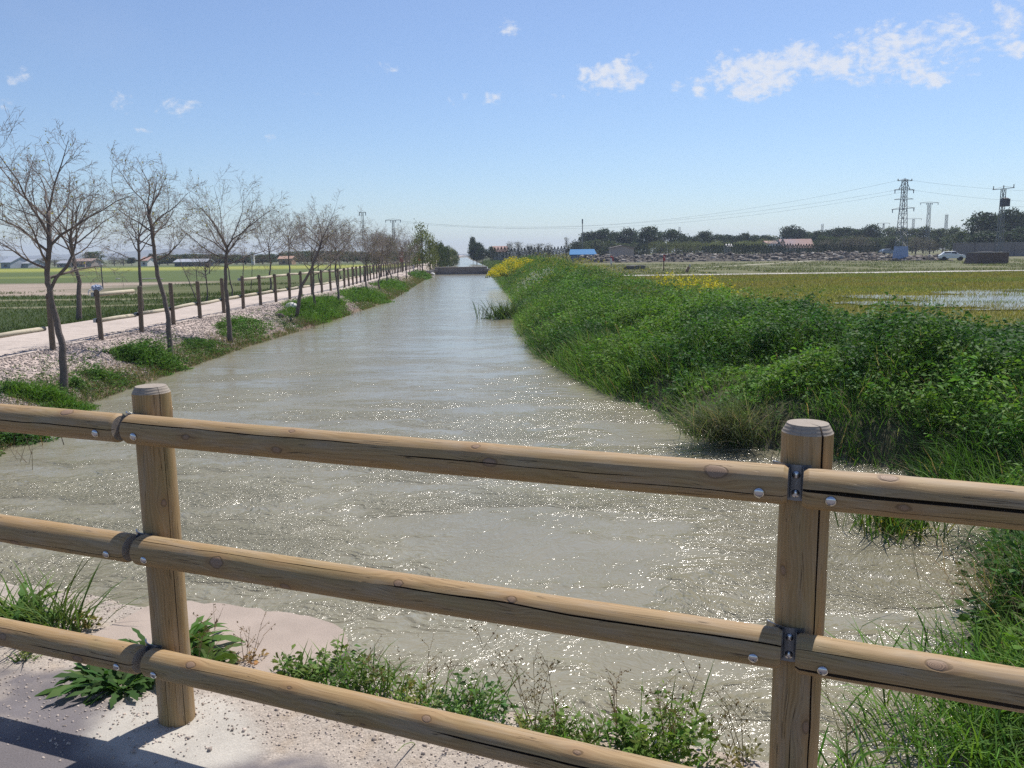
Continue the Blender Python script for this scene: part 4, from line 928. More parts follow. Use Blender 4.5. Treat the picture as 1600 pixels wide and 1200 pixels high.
pole_lattice(569, 332, 150, .42, 1.2, 2, 'thin lattice pole hidden among the bare trees', r=.022)
b, h = tower_at(910, 0, 343, 190); o = empty('radio_mast', b); m = MB(); m.tube([(0, 0, 0), (0, 0, h)], .09, 6); m.build('mast_tube', MSTEEL, o); m = MB(); m.tube([(-.0, 0, h - .9), (0, 0, h + .1)], .15, 6); m.build('antenna', MSTEEL, o)
tag(o, 'thin plain mast above the pine clump', 'mast')
def wire(a, b_, sag, label, r=.013):
    pts = [a.lerp(b_, t_ / 24) - Vector((0, 0, sag * 4 * (t_ / 24) * (1 - t_ / 24))) for t_ in range(25)]
    o0 = a; m = MB(); m.tube([p - o0 for p in pts], r, 4); o = m.build('power_cable', MWIRE, None, loc=o0); return tag(o, label, 'cable', 'overhead power cables')
ax = Vector((math.cos(.12), math.sin(.12), 0))
for i, (z_, x_, s_) in enumerate(((PH_ - .1, -1.1, 4.0), (PH_ - 1.6, -1.5, 3.2), (PH_ - 1.6, 1.5, 3.6))):
    wire(PB + ax * x_ + Vector((0, 0, z_)), WB_ + Vector((-1.5 + i * 1.5, 0, WH_ - .1)), s_, f'{("highest", "middle", "lowest")[i]} thin cable running from the large pylon toward the western pole')
for i, (z_, x_, s_) in enumerate(((PH_ - .1, 1.1, 1.6), (PH_ - 1.6, 1.6, 1.8))):
    wire(PB + ax * x_ + Vector((0, 0, z_)), Vector((118, 141, PB.z + PH_ - .6 - i * 1.4)), s_, f'{("upper", "lower")[i]} cable leaving the large pylon toward the east')
wire(TB + Vector((.8, 0, THh - 2.6)), Vector((120, 130, 9.5)), .8, 'single cable leaving the transformer pole toward the east')

# ------------------------------------------------------------------ far buildings and things in the eastern fields
def house(name, px0, px1, top, y, eave, label, wall, roof, roofk='gable', door=None, win=(), dep=5, rz=0.0, cat='house', flat=.0):
    pc = stand((px0 + px1) / 2, y); wdt = (px1 - px0) / FPX * y; H = at_depth((px0 + px1) / 2, top, y).z - pc.z; eh = H * eave
    root = empty(name, pc, rz)
    m = MB(); m.box((0, dep / 2, eh / 2), (wdt, dep, eh))
    if roofk == 'gable': m.add([(-wdt / 2, 0, eh), (-wdt / 2, dep, eh), (-wdt / 2, dep / 2, H * .98), (wdt / 2, 0, eh), (wdt / 2, dep, eh), (wdt / 2, dep / 2, H * .98)], [(0, 1, 2), (3, 5, 4), (0, 2, 5, 3), (1, 4, 5, 2)])
    m.build('wall', wall, root)
    m = MB(); ov = .25
    if roofk == 'gable':
        for s_ in (-1, 1):
            yo = dep / 2 + s_ * (dep / 2 + ov); z0 = eh - ov * (H - eh) / (dep / 2)
            m.add([(-wdt / 2 - ov, yo, z0 + .02), (wdt / 2 + ov, yo, z0 + .02), (wdt / 2 + ov, dep / 2, H + .02), (-wdt / 2 - ov, dep / 2, H + .02), (-wdt / 2 - ov, yo, z0 + .16), (wdt / 2 + ov, yo, z0 + .16), (wdt / 2 + ov, dep / 2, H + .16), (-wdt / 2 - ov, dep / 2, H + .16)],
                  [(0, 1, 2, 3), (7, 6, 5, 4), (0, 4, 5, 1), (0, 3, 7, 4), (1, 5, 6, 2)])
    elif roofk == 'gable_front':
        for s_ in (-1, 1):
            xo = s_ * (wdt / 2 + ov * .6); z0 = eh
            m.add([(xo, -ov, z0), (xo, dep, z0), (flat, dep, H), (flat, -ov, H), (xo, -ov, z0 + .14), (xo, dep, z0 + .14), (flat, dep, H + .14), (flat, -ov, H + .14)], [(0, 1, 2, 3), (7, 6, 5, 4), (0, 3, 7, 4), (0, 4, 5, 1)])
        m2 = MB(); m2.add([(-wdt / 2, 0, eh), (wdt / 2, 0, eh), (flat, 0, H), (-wdt / 2, .2, eh), (wdt / 2, .2, eh), (flat, .2, H)], [(0, 1, 2), (5, 4, 3), (0, 2, 5, 3), (1, 4, 5, 2)]); m2.build('gable', wall, root)
    else: m.box((0, dep / 2, H * (1 + eave) / 2), (wdt + ov, dep + ov, H * (1 - eave) + .02))
    m.build('roof', roof, root)
    for (fx, fz, fw, fh) in win:
        m = MB(); m.box(((fx - .5) * wdt, -.03, fz * eh), (fw, .06, fh)); f_ = m.build('window', MSTEEL, root)
        m = MB(); m.box(((fx - .5) * wdt, -.07, fz * eh), (fw * .82, .03, fh * .82)); m.build('pane', simple('dark_pane', (.02, .02, .025), .3), f_)
    return tag(root, label, cat)
MTILE = simple('red_tile', (.38, .24, .20), .85, var=.35, scale=2); MWHITE = simple('white_render', (.62, .60, .56), .9, var=.12, scale=1); MTAN = simple('tan_block', (.40, .33, .29), .95, var=.3, scale=2.5, bump=.02, bscale=6)
house('stone_hut', 955, 990, 384, 172, .84, 'square brownish block hut with a small dark window behind the rubble', MTAN, simple('hut_roof', (.20, .165, .15), .9, var=.2), 'gable_front', win=((.56, .36, .75, .75),), dep=4, cat='hut', flat=.0)
house('red_roof_house', 1224, 1272, 374, 222, .45, 'white house with a long faded red tiled roof behind the hedge', MWHITE, MTILE, win=((.2, .5, .8, .9), (.5, .5, .8, .9), (.8, .5, .8, .9)), dep=7)
house('small_house', 1198, 1214, 377, 222, .82, 'small pale house end with a thin red roof line behind the hedge', MWHITE, MTILE, win=((.5, .5, .6, .8),), dep=5)
house('white_shed', 1136, 1143, 382, 212, .8, 'tiny white shed roof glimpsed above the hedge', MWHITE, MWHITE, win=((.5, .5, .4, .4),), dep=3, cat='shed')
house('pink_roof_house', 770, 792, 385, 262, .6, 'far house with a pinkish roof beyond the yellow bush', MWHITE, MTILE, win=((.3, .5, .8, .8), (.7, .5, .8, .8)), dep=7)
house('grey_barn', 1030, 1041, 379, 232, .5, 'grey gabled barn roof between the pines', simple('barn_grey', (.22, .24, .27), .8), simple('barn_roof', (.24, .27, .31), .7), 'gable_front', win=((.5, .5, .6, .6),), dep=6, cat='barn')
# long blue covered pool
pc = stand(911, 168); wd = 41 / FPX * 168; Ht = at_depth(911, 392.5, 168).z - pc.z; o = empty('pool_cover', pc, -.05); tag(o, 'long blue canopy with a pale sunlit top in front of the pine clump', 'canopy')
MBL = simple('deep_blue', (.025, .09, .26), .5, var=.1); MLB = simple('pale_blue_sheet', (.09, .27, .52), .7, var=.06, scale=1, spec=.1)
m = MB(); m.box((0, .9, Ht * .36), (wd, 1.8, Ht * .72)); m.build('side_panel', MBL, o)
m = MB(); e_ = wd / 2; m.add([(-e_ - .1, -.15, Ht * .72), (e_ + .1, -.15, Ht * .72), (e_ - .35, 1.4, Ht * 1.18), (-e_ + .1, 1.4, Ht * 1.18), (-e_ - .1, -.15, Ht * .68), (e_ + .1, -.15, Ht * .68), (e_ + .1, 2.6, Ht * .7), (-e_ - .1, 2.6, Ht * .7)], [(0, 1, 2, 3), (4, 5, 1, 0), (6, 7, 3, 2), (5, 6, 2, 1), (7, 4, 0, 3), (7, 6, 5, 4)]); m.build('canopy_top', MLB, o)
# marker posts
def pst(px, py): return hit(px, py)
b = hit(955, 419.5); k_ = b.y / FPX; o = empty('marker_post', b); tag(o, 'marker post with a white sleeve and a red and white top beside the levee', 'marker post')
m = MB(); m.tube([(0, 0, -.1), (0, 0, 18 * k_)], .055, 8); m.build('pole', simple('marker_pole', (.09, .07, .06), .8), o)
m = MB(); m.lathe([(.11, 6.5 * k_), (.12, 7 * k_), (.12, 15 * k_), (.08, 15.6 * k_)], n=10); m.build('sleeve', simple('white_paint', (.7, .68, .66), .6), o)
m = MB(); m.box((.13, -.02, 14.5 * k_), (.32, .05, 6.0 * k_)); m.lathe([(.13, 17.5 * k_), (.13, 18.6 * k_), (.05, 19 * k_)], n=8); m.build('red_panel', simple('red_paint', (.45, .045, .05), .6), o)
b = hit(1037, 424); k_ = b.y / FPX; o = empty('marker_post', b); tag(o, 'dark iron post with a small red board near the gravel track', 'marker post')
m = MB(); m.tube([(0, 0, -.1), (0, 0, 26 * k_)], .055, 8); m.build('pole', simple('rusty_pole', (.10, .055, .045), .8), o)
m = MB(); m.box((.02, -.07, 20.5 * k_), (3.4 * k_, .05, 8.5 * k_)); m.build('red_board', bpy.data.materials['red_paint'], o)
m = MB(); m.box((.02, -.10, 22.0 * k_), (.8 * k_, .02, 3.0 * k_)); m.build('white_mark', bpy.data.materials['white_paint'], o)
# low dark mound, leaning block, bricks
def rock(name, loc, dims, seed, mat, lump=.25, n=2, flat_top=False):
    me = bpy.data.meshes.new(name); import bmesh
    bm = bmesh.new(); bmesh.ops.create_icosphere(bm, subdivisions=n + 1, radius=.5); R = random.Random(seed); s0 = R.uniform(0, 90)
    for v in bm.verts:
        k_ = 1 + lump * (float(fbm(v.co.x * 2.4 + s0, v.co.y * 2.4 + v.co.z * 3.1, seed)) - .5) * 2; v.co *= k_
        if flat_top and v.co.z > .18: v.co.z = .18 + (v.co.z - .18) * .15
        v.co = Vector((v.co.x * dims[0], v.co.y * dims[1], v.co.z * dims[2]))
    bm.to_mesh(me); bm.free(); return link(name, me, mat, None, loc)
b = hit(991, 421); o = rock('earth_mound', b + Vector((0, 0, .22)), (2.3, 2.0, 1.25), 4, simple('dark_rubble', (.12, .115, .10), .95, var=.4, scale=4, bump=.03), .3, 2, True); tag(o, 'low dark flat topped mound of rubble in the field before the stone hut', 'mound')
b = hit(1075, 426); k_ = b.y / FPX; o = empty('broken_block', b); tag(o, 'leaning broken block with a pale top beside the gravel track', 'block')
m = MB(); M_ = Matrix.Rotation(.45, 3, 'Y'); m.box((-.05, 0, 4.5 * k_), (4.8 * k_, .3, 10 * k_), tp=.7, M=M_); m.build('block_body', simple('tan_brick', (.27, .17, .115), .9, var=.3, scale=6), o, bevel=.02)
m = MB(); m.box((2.6 * k_, 0, 10.8 * k_), (2.2 * k_, .28, 5 * k_), tp=.6, M=None); m.build('block_top', MCONC, o, bevel=.02)
b = stand(1551, 103); wd = 52 / FPX * 103; Ht = at_depth(1551, 394, 103).z - b.z; o = empty('brick_tank', b, .05); tag(o, 'low dark brick tank with one sloping side below the transformer pole', 'tank')
m = MB(); m.add([(-wd / 2, 0, 0), (wd / 2, 0, 0), (wd / 2, 2.6, 0), (-wd / 2, 2.6, 0), (-wd / 2 + .45, 0, Ht * .93), (wd / 2, 0, Ht * .93), (wd / 2, 2.6, Ht * .93), (-wd / 2 + .45, 2.6, Ht * .93)], [(0, 1, 5, 4), (1, 2, 6, 5), (2, 3, 7, 6), (3, 0, 4, 7), (4, 5, 6, 7)])
mb, t = new_mat('dark_brick'); tcn = t.node('ShaderNodeTexCoord').outputs['Object']; sp = t.node('ShaderNodeSeparateXYZ', {0: tcn}).outputs
bk = t.node('ShaderNodeTexBrick', {'Vector': t.node('ShaderNodeCombineXYZ', {0: t.math('ADD', sp[0], sp[1]), 1: sp[2], 2: 0.0}).outputs[0], 'Color1': (.085, .05, .04, 1), 'Color2': (.13, .08, .06, 1), 'Mortar': (.16, .13, .12, 1), 'Scale': 3.2, 'Mortar Size': .02})
finish(t, t.node('ShaderNodeBsdfPrincipled', {'Base Color': bk.outputs[0], 'Roughness': .9}).outputs[0]); m.build('brick_wall', mb, o)
m = MB(); m.box((.25, 1.3, Ht * .965), (wd - .35, 2.7, Ht * .07)); m.build('coping', simple('coping', (.25, .22, .19), .9), o)
m = MB(); m.box((-.6, .6, Ht * 1.03), (1.5, .7, .10), rz=.1); m.build('lid_slab', MCONC, o)
b = stand(1545, 158); wd = 110 / FPX * 158 + 6; Ht = at_depth(1545, 379, 158).z - b.z; o = empty('block_wall', b + Vector((3, 0, 0)), -.03); tag(o, 'long grey block wall in front of the large pines', 'wall')
m = MB(); m.box((0, 0, Ht * .48), (wd, .25, Ht * .96)); m.build('wall_panel', simple('grey_block', (.20, .18, .18), .95, var=.2, scale=1.2), o); m = MB(); m.box((0, 0, Ht * .98), (wd + .1, .34, Ht * .05)); m.build('coping', simple('grey_coping', (.25, .23, .22), .9), o)
for i in range(6): m = MB(); m.box((-wd / 2 + .5 + i * (wd - 1) / 5, -.2, Ht * .5), (.35, .2, Ht)); m.build('pier', bpy.data.materials['grey_block'], o)
def car(px, y, L, label, colr_, rz, base=None):
    b = stand(px, y); o = empty('parked_car', b, rz); tag(o, label, 'car'); mc_ = simple('car_paint_' + label.split()[0], colr_, .3, var=.03)
    prof = [(-L * .5, .35), (-L * .5, .8), (-L * .42, .95), (-L * .30, 1.35), (L * .10, 1.42), (L * .24, .98), (L * .46, .85), (L * .5, .6), (L * .5, .35)]
    W_ = 1.65; m = MB(); n = len(prof); v = [(x, -W_ / 2 + (.12 if z > 1.2 else 0), z) for x, z in prof] + [(x, W_ / 2 - (.12 if z > 1.2 else 0), z) for x, z in prof]
    m.add(v, [tuple(range(n)), tuple(reversed(range(n, 2 * n)))] + [(i, n + i, n + (i + 1) % n, (i + 1) % n) for i in range(n)]); m.build('body', mc_, o, bevel=.05)
    mg = bpy.data.materials.get('car_glass') or simple('car_glass', (.02, .025, .03), .1)
    for (x0, x1) in ((-L * .31, -L * .08), (-L * .05, L * .14)):
        for s_ in (-1, 1): m = MB(); m.add([(x0, s_ * (W_ / 2 + .012), .95), (x1 + .12, s_ * (W_ / 2 + .012), .95), (x1, s_ * (W_ / 2 - .08), 1.30), (x0 + .08, s_ * (W_ / 2 - .08), 1.30)], [(0, 1, 2, 3)]); m.build('window', mg, o)
    m = MB(); m.add([(L * .235, -.7, 1.0), (L * .235, .7, 1.0), (L * .12, .62, 1.39), (L * .12, -.62, 1.39)], [(0, 1, 2, 3)]); oo = m.build('windscreen', mg, o); oo.location.x = .03
    for x in (-L * .31, L * .32):
        for s_ in (-1, 1):
            m = MB(); m.lathe([(.08, -.1), (.32, -.09), (.32, .09), (.08, .1)], n=16); w_ = m.build('wheel', simple('tyre', (.02, .02, .02), .8), o); w_.rotation_euler = (PI / 2, 0, 0); w_.location = (x, s_ * (W_ / 2 - .06), .32)
    return o
c_ = car(1487, 128, 3.6, 'white car parked before the block wall, catching the sun', (.78, .78, .78), -.35)
c_ = car(1386, 196, 3.9, 'grey-blue car parked on the far side of the large pylon', (.24, .30, .38), .1)
track('farm_lane', 48, 62, lambda x: 196 - (x - 48) * 1.2, lambda x: 3.0, (.50, .47, .40), 40, .3)

# rubble bank
def rubble():
    g = np.random.default_rng(9); V = []; Fq = []; cols = []; base = np.array([(-1, -1, -1), (1, -1, -1), (1, 1, -1), (-1, 1, -1), (-1, -1, 1), (1, -1, 1), (1, 1, 1), (-1, 1, 1)], float) * .5
    fq = np.array([(0, 3, 2, 1), (4, 5, 6, 7), (0, 1, 5, 4), (1, 2, 6, 5), (2, 3, 7, 6), (3, 0, 4, 7)]); n = 0
    for i in range(3600):
        px = g.uniform(905, 1480); y = 168 - (px - 905) * .062 + g.normal(0, 2.2); p = at_depth(px, 400, y); hh = .95 + .4 * float(vn(px * .03, 2, 3)); hh *= 1 - .55 * float(sst(px, 1340, 1420))
        yy = y - (168 - (px - 905) * .062); z = float(ground_z(p.x, y)) + hh * max(0, 1 - abs(yy) / 4.5) * g.uniform(.55, 1.05)
        s = g.uniform(.2, .5) if g.random() < .85 else g.uniform(.45, .85)
        v = base * (s * g.uniform(.6, 1.3, 3)) + g.normal(0, .08 * s, (8, 3)); a, b_ = g.uniform(0, 6.3), g.uniform(-.5, .5); ca, sa, cb, sb = math.cos(a), math.sin(a), math.cos(b_), math.sin(b_)
        Rm = np.array([[ca, -sa, 0], [sa, ca, 0], [0, 0, 1]]) @ np.array([[1, 0, 0], [0, cb, -sb], [0, sb, cb]])
        V.append(v @ Rm.T + np.array([p.x, y, z])); Fq.append(fq + n); n += 8; r0 = g.random(); cc_ = np.array((.15, .13, .115)) * g.uniform(.5, 1.5) if r0 < .82 else np.array((.38, .35, .32)) * g.uniform(.8, 1.3); cols.append(np.repeat(cc_[None], 8, 0))
    me = fast_mesh('rubble', np.concatenate(V), np.concatenate(Fq), np.concatenate(cols)); tag(link('rubble', me, MFAR), 'long heap of broken stone and rubble crossing the eastern field', 'rubble', kind='stuff')
    # earth ridge the stones lie on
    V = []; Fq = []; nx = 120
    for i in range(nx + 1):
        px = 895 + (1490 - 895) * i / nx; y0 = 168 - (px - 905) * .062; hh = .95 + .4 * float(vn(px * .03, 2, 3)); hh *= 1 - .55 * float(sst(px, 1340, 1420)); hh *= min(1, i / 5, (nx - i) / 5)
        for (dy, k_) in ((-5, 0), (-3, .35), (-1, .75), (1, .8), (3, .35), (5, 0)):
            y = y0 + dy; p = at_depth(px, 400, y); V.append((p.x, y, float(ground_z(p.x, y)) + .01 + hh * k_ * (.8 + .4 * float(vn(px * .2, dy)))))
    for i in range(nx):
        for j in range(5): a = i * 6 + j; Fq.append((a, a + 6, a + 7, a + 1))
    me = fast_mesh('earth_bank', V, Fq, (.085, .075, .062), True, {'grit': np.full(len(V), .8)}); tag(link('earth_bank', me, mG), kind='structure')
rubble()
# drifting smoke by the house
b = stand(1228, 214); mS = bpy.data.materials.new('smoke'); mS.use_nodes = True; t = NT(mS.node_tree)
obc = t.node('ShaderNodeTexCoord').outputs['Generated']; dist_ = t.node('ShaderNodeVectorMath', {0: obc, 1: (.5, .5, .5)}, operation='DISTANCE').outputs['Value']
dn = t.math('MULTIPLY', t.math('SUBTRACT', 1.0, t.sstep(dist_, .15, .5)), t.math('MULTIPLY', t.sstep(t.noise(obc, 3.5, 3), .35, .7), .22))
vo = t.node('ShaderNodeVolumePrincipled', {'Color': (.62, .72, .9, 1), 'Density': dn, 'Anisotropy': 0.0}); t.node('ShaderNodeOutputMaterial', {'Volume': vo.outputs[0]})
me = bpy.data.meshes.new('smoke'); import bmesh
bm = bmesh.new(); bmesh.ops.create_icosphere(bm, subdivisions=3, radius=1.0); bm.to_mesh(me); bm.free(); o = link('smoke', me, mS, None, (b.x, 214, b.z + 2.6)); o.scale = (6.2, 3, 2.3); tag(o, 'thin blue smoke drifting beside the red roofed house', 'smoke', kind='stuff')

# ------------------------------------------------------------------ western field things
house('farm_ruin', 108, 141, 405, 205, .7, 'pale ruined farm building with gaps in its walls beneath the round tree', simple('ruin', (.34, .29, .26), .95, var=.35, scale=1), simple('ruin_roof', (.30, .22, .19), .9, var=.3), win=((.15, .5, .5, .6), (.35, .5, .5, .6), (.55, .5, .5, .6), (.75, .5, .5, .6)), cat='ruin')
house('farm_shed', 88, 107, 408, 205, .6, 'low grey farm shed beside the ruin', simple('shed_grey', (.26, .26, .28), .8), simple('shed_roof', (.30, .31, .34), .6), win=((.3, .5, .5, .5), (.7, .5, .5, .5)), cat='shed')
house('greenhouse', 0, 14, 402, 200, .5, 'shiny sloping greenhouse roof at the edge of the western field', simple('poly', (.30, .33, .38), .4), simple('poly_roof', (.32, .35, .40), .5), win=((.5, .5, .6, .5),), dep=9, cat='greenhouse')
house('greenhouse', 20, 42, 406, 205, .5, 'second greenhouse with a white gable beside the olive trees', simple('poly_b', (.34, .36, .40), .4), simple('poly_roof_b', (.33, .35, .38), .5), win=((.5, .5, .6, .5),), dep=8, cat='greenhouse')
house('farmhouse', 219, 229, 402, 210, .6, 'small white farmhouse with a red roof', MWHITE, MTILE, win=((.5, .5, .5, .6),), dep=5)
house('long_shed', 272, 320, 405.6, 190, .62, 'long low white roofed shed beyond the western field', simple('shed_dark', (.10, .11, .13), .8), simple('white_roof', (.36, .38, .42), .6), win=((.2, .5, .5, .5), (.5, .5, .5, .5), (.8, .5, .5, .5)), dep=5, cat='shed')
house('orange_barn', 435, 455, 401, 205, .7, 'small orange walled barn at the far edge of the field', simple('ochre', (.42, .27, .17), .9), simple('ochre_roof', (.40, .25, .18), .9), win=((.4, .5, .6, .6),), dep=4, cat='barn')
house('white_tower', 392, 396, 394, 215, .9, 'narrow white block rising behind the brownish trees', MWHITE, MWHITE, 'flat', win=((.5, .6, .3, .4),), dep=1, cat='building')
m = MB(); b = hit(161, 452); k_ = b.y / FPX; o = empty('field_lamp', b); tag(o, 'thin dark pole with a flat white head standing in the western field', 'pole')
m.tube([(0, 0, -.1), (0, 0, 38 * k_)], .035, 8); m.build('pole', MWIRE, o); m = MB(); m.box((0, 0, 38.6 * k_), (4.8 * k_, .25, .06)); m.box((-.03, 0, 36.2 * k_), (2.2 * k_, .16, .14)); m.build('lamp_head', simple('lamp_white', (.55, .56, .6), .5), o)
b = hit(326, 428); k_ = b.y / FPX; o = empty('field_sign', b); tag(o, 'dark double post standing alone in the green western field', 'post')
m = MB(); m.tube([(.12, 0, -.1), (.12, 0, 18 * k_)], .06, 8); m.build('pole', MFW, o); m = MB(); m.box((-.10, 0, 14 * k_), (.42, .12, 8.5 * k_)); m.build('board', simple('dark_board', (.045, .04, .045), .8), o)
for (px, py_) in ((184, 437), (235, 437)):
    b = hit(px, py_); m = MB(); m.tube([(-1.1 if px > 200 else -.18, 0, .06), (0, 0, .10), (1.1 if px > 200 else .18, .1, .06)], .05, 6); o = m.build('pale_pipe', MCONC, None, loc=b); tag(o, 'long pale pipe lying on the far grass' if px > 200 else 'small pale stone lying on the far grass', 'pipe' if px > 200 else 'stone')
    if px < 200: o.name = 'pale_stone'
# saplings and scrubby stems in the field beside the path
for i, (px, py_, top, px2) in enumerate([(306, 466, 412, 283), (309, 466, 418, 306), (392, 452, 412, 394), (378, 468, 402, 380)]):
    b = hit(px, py_); tpz = at_depth(px2, top, b.y) - b; o = bare_tree(60 + i, [(0, 0, -.03), tuple(tpz * .5 + Vector((.02, 0, 0))), tuple(tpz)], .022, 5, LL=.5, buds=30, name='sapling', loc=b, maxl=2); tag(o, f'thin leafless sapling at the field edge of the path, {ordn[i]} from the log fence', 'sapling', 'saplings by the path')
# warning signs on the path
def sign(px, top, bot, y, w, ptop, label, colr_, tri=True):
    b = stand(px, y); k_ = y / FPX; zt = at_depth(px, top, y).z - b.z; zb = at_depth(px, bot, y).z - b.z; o = empty('warning_sign', b); tag(o, label, 'sign')
    m = MB(); m.tube([(.05, .06, -.2), (.05, .06, at_depth(px, ptop, y).z - b.z)], .07, 8); m.build('pole', MFW, o)
    m = MB(); m.box((0, 0, (zt + zb) / 2), (w * k_, .04, zt - zb)); m.build('panel', simple('sign_' + ('red' if tri else 'orange'), colr_, .6, var=.15), o)
    c = (zt + zb) / 2 + .05; s_ = w * k_ * .36 if tri else w * k_ * .30; dp_ = -.024
    m = MB(); m.add([(-s_, dp_, c - s_ * .75), (s_, dp_, c - s_ * .75), (0, dp_, c + s_), (-s_, dp_ - .004, c - s_ * .75), (s_, dp_ - .004, c - s_ * .75), (0, dp_ - .004, c + s_)], [(3, 4, 5), (0, 1, 4, 3), (1, 2, 5, 4), (2, 0, 3, 5)]); m.build('triangle', simple('sign_white', (.72, .70, .68), .5), o)
    m = MB(); q_ = s_ * .42; m.add([(-q_, dp_ - .008, c - s_ * .42), (q_, dp_ - .008, c - s_ * .42), (0, dp_ - .008, c + s_ * .42)], [(0, 1, 2)]); m.build('symbol', simple('sign_mark', (.45, .12, .08), .6), o)
sign(627, 392, 409, 84, 6.6, 386, 'dark red sign board with a white triangle on a wooden post by the path fence', (.22, .035, .03))
sign(655, 395, 408, 100, 5.0, 393, 'faded orange sign board further along the path', (.42, .14, .07), False)
b = hit(646.5, 424.5); k_ = b.y / FPX; m = MB(); m.lathe([(1.2 * k_, -.1), (1.25 * k_, 6 * k_), (1.0 * k_, 9.5 * k_), (.5 * k_, 11 * k_)], n=12); o = m.build('bollard', simple('pinkish_white', (.62, .54, .53), .7), None, True, loc=b); tag(o, 'squat pinkish white bollard on the path near the stone bridge', 'bollard')
# cross fence and little stone bridge
b = Vector((-12.2, 101.5, float(ground_z(-12.2, 101.5)))); o = empty('cross_fence', b); tag(o, 'short pale two-rail fence turning from the path onto the stone bridge', 'fence')
for i in range(3):
    m = MB(); m.tube([(i * 1.5 - .5, i * .1, -.1), (i * 1.5 - .5, i * .1, 1.15)], .06, 8); m.build('post', MFW, o)
for z in (.45, 1.05): m = MB(); m.tube([(-.7, -.06, z), (2.6, .14, z)], .05, 8); m.build('rail', MFR, o, True)
o = empty('stone_bridge', (-6.1, 102, WZ)); tag(o, 'low stone block bridge parapet spanning the canal', 'bridge')
xL, xR = at_depth(680, 420, 102).x + 6.1, at_depth(761, 420, 102).x + 6.1
mst, t = new_mat('coursed_stone'); tcn = t.node('ShaderNodeTexCoord').outputs['Object']; sp = t.node('ShaderNodeSeparateXYZ', {0: tcn}).outputs
bk = t.node('ShaderNodeTexBrick', {'Vector': t.node('ShaderNodeCombineXYZ', {0: sp[0], 1: sp[2], 2: 0.0}).outputs[0], 'Color1': (.32, .28, .27, 1), 'Color2': (.21, .185, .185, 1), 'Mortar': (.10, .09, .09, 1), 'Scale': 1.6, 'Mortar Size': .03, 'Bias': 0.1})
cst = t.mixc(t.math('MULTIPLY', t.noise(tcn, 4, 4), .6), bk.outputs[0], (.26, .235, .22)); finish(t, t.node('ShaderNodeBsdfPrincipled', {'Base Color': cst, 'Roughness': .95}).outputs[0])
top = at_depth(720, 417.5, 102).z - WZ
m = MB(); m.box(((xL + xR) / 2, 0, top / 2 - .25), (xR - xL, .45, top + .5 - .08)); m.build('parapet', mst, o)
m = MB()
for i in range(9): m.box((xL + (xR - xL) * (i + .5) / 9, 0, top + .0), ((xR - xL) / 9 - .03, .55, .09 + .01 * (i % 3))); 
m.build('coping', simple('coping_stone', (.34, .30, .28), .9, var=.3, scale=2), o, bevel=.01)
m = MB(); m.box(((xL + xR) / 2, 1.9, top / 2 + .0), (xR - xL + .6, 3.2, .25)); m.build('deck_slab', MCONC, o)
for s_, xx in (('l', xL - .6), ('r', xR + .6)):
    for i in range(3): m = MB(); m.box((xx + (i - 1) * .5 * (1 if s_ == 'r' else -1), -.2 - .2 * i, top * .55 - i * .12), (.9, .8, .35), rz=i * .4); m.build('abutment_stone', MCONC if i % 2 else MSTONE, o, bevel=.04)

# loose white rocks on the bank
for i, (px, py_, s_, lb) in enumerate([(456, 484, .42, 'white boulder in the grass below the leaning tree'), (437, 496, .22, 'brown stone beside the white boulder'), (676, 430, .5, 'pale rock beside the stone bridge, on the path side'), (768, 425, .6, 'dark rock at the levee end of the stone bridge')]):
    b = hit(px, py_); o = rock('boulder', b + Vector((0, 0, s_ * .2)), (s_ * 1.3, s_ * .8, s_ * .8), 20 + i, simple('boulder_%s' % lb.split()[0], (.62, .60, .56) if i in (0, 2) else (.15, .12, .10), .9, var=.2), .3, 2); tag(o, lb, 'boulder')

# ------------------------------------------------------------------ ground cover and plants
def Gz(P): return ground_z(P[:, 0], P[:, 1])
BL = [0.8, 1.0, .75, 0.0]                       # blade width profile
LF = [0.15, 1.0, .75, 0.0]                      # leaf width profile
def blades(q, P, h, w, rng, col, lean=.5, K=3, dirs=None):
    N = len(P)
    if N == 0: return
    a = rdir(rng, N) if dirs is None else dirs; D = unit(np.stack([a[:, 0] * lean * rng.uniform(.2, 1.2, N), a[:, 1] * lean * rng.uniform(.2, 1.2, N), np.ones(N)], 1))
    S = np.stack([-a[:, 1], a[:, 0], np.zeros(N)], 1) * 1.0; S = unit(S + rng.normal(0, .5, (N, 3)) * np.array([1, 1, .1])); 
    G = unit(a * .9 + np.array([0, 0, -1.0])); q.strips(P, D, S, h, w, rng.uniform(.1, .75, N), BL if K == 4 else [.9, .8, 0.0], col, G)
def leaves_on(q, P, h, nl, ls, rng, col, spread=.10, up=.35):
    """upright stems carrying small broad leaves"""
    N = len(P) * nl; B = np.repeat(P, nl, 0); H = np.repeat(np.broadcast_to(h, (len(P),)), nl); f = rng.uniform(.15, 1.0, N) ** .7; a = rdir(rng, N)
    stem = np.repeat(rdir(rng, len(P)) * rng.uniform(0, .35, (len(P), 1)), nl, 0)
    Q = B + stem * (H * f)[:, None] + np.array([0, 0, 1]) * (H * f)[:, None] + a * (rng.uniform(0, spread, N)[:, None])
    D = unit(a + np.array([0, 0, 1]) * rng.uniform(up - .6, up + .6, (N, 1))); S = unit(np.cross(D, np.array([0, 0, 1.0])) + rng.normal(0, .75, (N, 3)))
    L = ls * rng.uniform(.6, 1.5, N); q.strips(Q, D, S, L, L * .24, .35, [.2, 1.0, 0.0], np.repeat(np.broadcast_to(col, (len(P), 3)), nl, 0) * rng.uniform(.7, 1.35, (N, 1)))
g = np.random.default_rng(17)
